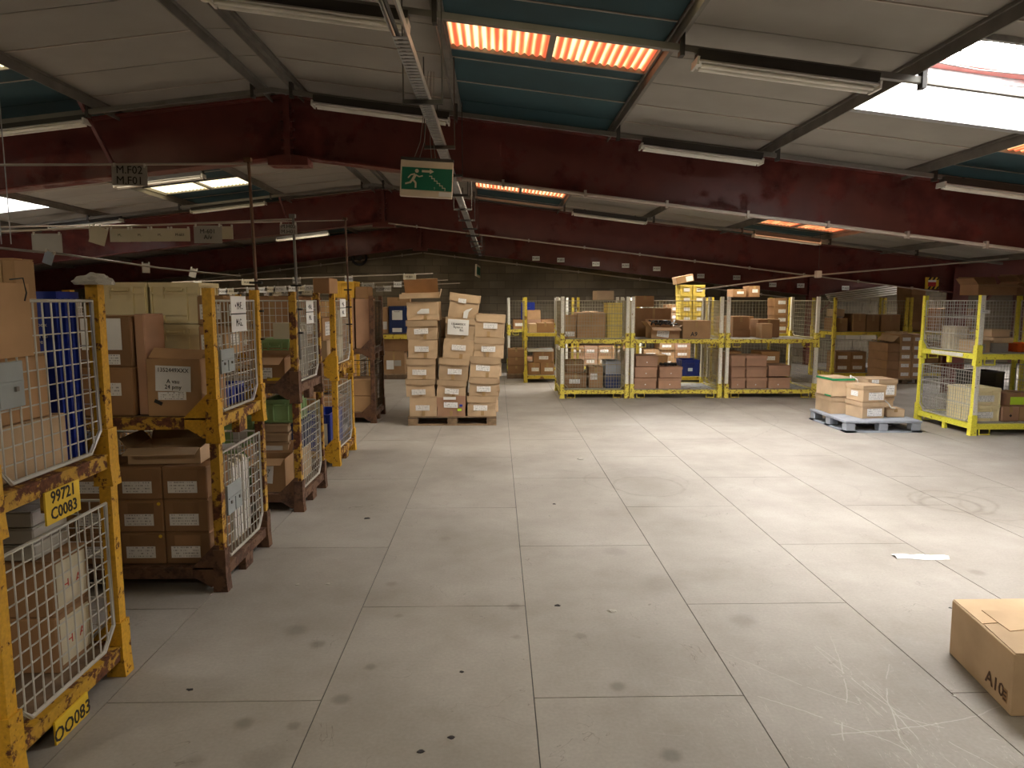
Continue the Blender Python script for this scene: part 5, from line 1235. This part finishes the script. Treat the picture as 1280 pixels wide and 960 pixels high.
# ------------------------------------------------------------------ POLES, CORDS, SIGNS
def pole(x, y, z0, z1, lean, mat, label):
    o = thing('upright_pole', label, 'pole', (x, y, z0)); link('tube', MB().tube([(0, 0, 0), (lean, 0, z1-z0)], .011, 8).mesh('tube', M[mat]), o)
    link('cap', MB().box(lean-.03, lean+.02, -.02, .02, z1-z0, z1-z0+.03).mesh('cap', M[mat]), o)
    for k in range(3): link('cable_tie', MB().box(-.05+lean*.2, .03, -.018, .018, .22+.2*k, .235+.2*k).mesh('cable_tie', M['black']), o)
pole(-1.70, 5.10, 1.30, 2.76, -.03, 'rust brown', 'thin rusty pole tied to the second left stack holding the upper cord')
pole(-1.685, 6.06, 1.30, 2.49, -.02, 'galvanised dark', 'thin grey metal pole tied to the third left stack')
pole(-1.72, 8.30, 1.30, 2.72, -.02, 'rust brown', 'thin rusty pole tied to the fourth left stack')
def cord(pts, r, mat, label, name='cord'):
    return tag(link(name, MB().tube(pts, r, 6).mesh(name, M[mat])), label, 'cord')
cord([(-1.73, 5.10, 2.75), (-4.0, 5.1, 2.73), (-8, 5.1, 2.70)], .008, 'pipe cream', 'pale cord stretched from the rusty pole carrying sign M.F02')
cord([(-1.705, 6.06, 2.48), (-3.5, 6.06, 2.40), (-5.0, 6.06, 2.33), (-8, 6.06, 2.25)], .008, 'pipe cream', 'pale cord from the grey pole carrying a row of papers')
cord([(-1.74, 8.30, 2.72), (-4, 8.3, 2.66), (-8, 8.3, 2.6)], .006, 'pipe cream', 'pale cord stretched from the farthest rusty pole')
def hang(px0, px1, py0, py1, Y, label, lines=None, mat='paper', rot=0, size=.07, cat='sign', name='hanging_sign'):
    X0, Z0 = at(px0, py1, Y); X1, Z1 = at(px1, py0, Y); w_, h = X1-X0, Z1-Z0
    o = thing(name, label, cat, ((X0+X1)/2, Y, Z1), (0, rot, 0))
    link('sheet', MB().box(-w_/2, w_/2, -.002, 0, -h, 0).mesh('sheet', M[mat]), o)
    if lines: text(lines, size, o, (0, -.004, -h/2), (PI/2, 0, 0), M['ink'])
    for s in (-1, 1): link('clip', MB().box(s*w_*.42-.006, s*w_*.42+.006, -.006, .006, -.012, .014).mesh('clip', M['lamp white']), o)
    return o
hang(141, 184, 207, 232, 5.09, 'white sign reading M.F02 and M.F01 hung from the upper cord', 'M.F02\nM.F01', size=.075, mat='paper grey', rot=.03)
hang(350, 371, 280, 293, 6.05, 'white sign reading M.H02 and M.H01 beside the grey pole', 'M.H02\nM.H01', size=.045, mat='paper grey')
hang(41, 77, 292, 316, 6.05, 'grey unmarked paper hanging leftmost on the row of papers', None, 'paper grey', cat='paper', name='hanging_paper')
hang(112, 126, 283, 300, 6.055, 'half hidden cream paper behind the tilted one', None, 'paper cream', cat='paper', name='hanging_paper')
hang(117, 136, 284, 306, 6.045, 'tilted cream paper hanging at start of the row', None, 'paper cream', rot=.3, cat='paper', name='hanging_paper')
for k in range(4): hang(138+25*k, 162.3+25*k, 285.5, 302.5-k*.3, 6.05, 'cream paper in the tight row of four, %s from left' % ORD[k], 'M-%d' % (604-k) if k == 3 else 'M..', 'paper cream', size=.03, cat='paper', name='hanging_paper')
hang(276, 291, 283, 299, 6.055, 'blank cream paper at the right end of the row', None, 'paper cream', cat='paper', name='hanging_paper')
hang(243, 277, 282, 304, 6.045, 'white handwritten paper reading M-601 on the paper row', 'M-601\nA/v', 'paper grey', size=.05, cat='paper', name='hanging_paper')
# low conduit with blue white tag
c0 = [at(-40, 306, 5.6), at(0, 308, 5.6)]
p0 = at(-60, 304, 4.6); p1 = at(80, 318, 5.6); p2 = at(200, 335, 7.4); p3 = at(300, 345, 9.6)
cord([(p0[0], 4.6, p0[1]), (p1[0], 5.6, p1[1]), (p2[0], 7.4, p2[1]), (p3[0], 9.6, p3[1])], .009, 'galvanised dark', 'thin dark wire sloping down over the nearest left stack')
hang(58, 69, 315, 331, 5.35, 'small bluish tag hanging over the nearest left stack', None, 'paper blue', rot=.35, cat='tag', name='hanging_tag')
for k, (x, Y) in enumerate(((2, 5.1), (14, 5.15))): 
    X, Z = at(x, 305, Y); tag(link('drop_wire', MB().tube([(X, Y, Z), (X, Y, zc(X)-.0)], .004, 5).mesh('drop_wire', M['galvanised'])), '%s thin vertical drop wire at the left edge' % ['left', 'right'][k], 'wire')
hang(178, 187, 329, 341, 8.28, 'small grey tag hanging above the cream crates', None, 'paper grey', cat='tag', name='hanging_tag')
hang(239, 247, 336, 347, 9.0, 'small grey crooked tag right of the cream crates', None, 'paper grey', rot=.3, cat='tag', name='hanging_tag')
# far cords with small tags
for (Y, xa, ya, xb, yb, tags, nm) in ((9.4, 215, 353, 541, 342, (247, 310, 371, 436, 512), 'upper'), (11.8, 160, 366, 560, 350, (234, 240, 262, 279, 287, 316, 326, 339, 350, 366, 376, 388, 404, 420, 460, 497), 'middle'), (14.5, 190, 370, 575, 354, (268, 295, 302, 335, 345, 357, 372, 382, 395, 408, 415, 475, 484, 535), 'lower')):
    A = at(xa, ya, Y); B = at(xb, yb, Y)
    cord([(A[0], Y, A[1]), (B[0], Y, B[1])], .007, 'pipe cream', 'pale far cord with small tags on the left side, %s of three' % nm)
    for k, x in enumerate(tags):
        t_ = (x-xa)/(xb-xa); y = ya+(yb-ya)*t_
        wpx = 5 if (k*7+len(tags)) % 3 else 8
        o = hang(x-wpx, x+wpx, y, y+6.5, Y-.012, 'small pale tag on the %s far cord, %s' % (nm, '%d-th from left of %d' % (k+1, len(tags))), None, ['paper', 'paper cream', 'paper grey'][k % 3], cat='tag', name='hanging_tag')
        o['group'] = 'tags on the far cords'
        lw = wpx*2*Y/880
        text('M.%s' % 'NKTRBZ'[k % 6]+'0%d' % (k % 4+1), .05*Y/12, o, (0, -.004, -3.2*Y/880), (PI/2, 0, 0), M['ink'])
# right rope with little box
a1, a2, a3, a4 = at(872, 362, 12.2), at(1020, 344, 12.2), at(1150, 333, 12.2), at(1330, 317, 12.2)
cord([(a1[0], 12.2, a1[1]), (at(950, 350, 12.2)[0], 12.2, at(950, 352, 12.2)[1]), (a2[0], 12.2, a2[1]), (a3[0], 12.2, a3[1]), (a4[0], 12.2, a4[1])], .013, 'pipe cream', 'pale rope-like hose strung across the right side below the roof')
o = thing('junction_box', 'small square pale junction box on the hose at right', 'junction box', (at(1022, 343, 12.2)[0], 12.17, at(1022, 343, 12.2)[1])); link('box', bevel_mesh(MB().box(-.05, .05, -.03, .05, -.06, .06).mesh('box', M['lamp white']), .008), o)
link('drop_wire', MB().tube([(0, 0, .06), (0, 0, zc(a2[0])-a2[1])], .004, 5).mesh('drop_wire', M['dark metal']), o)
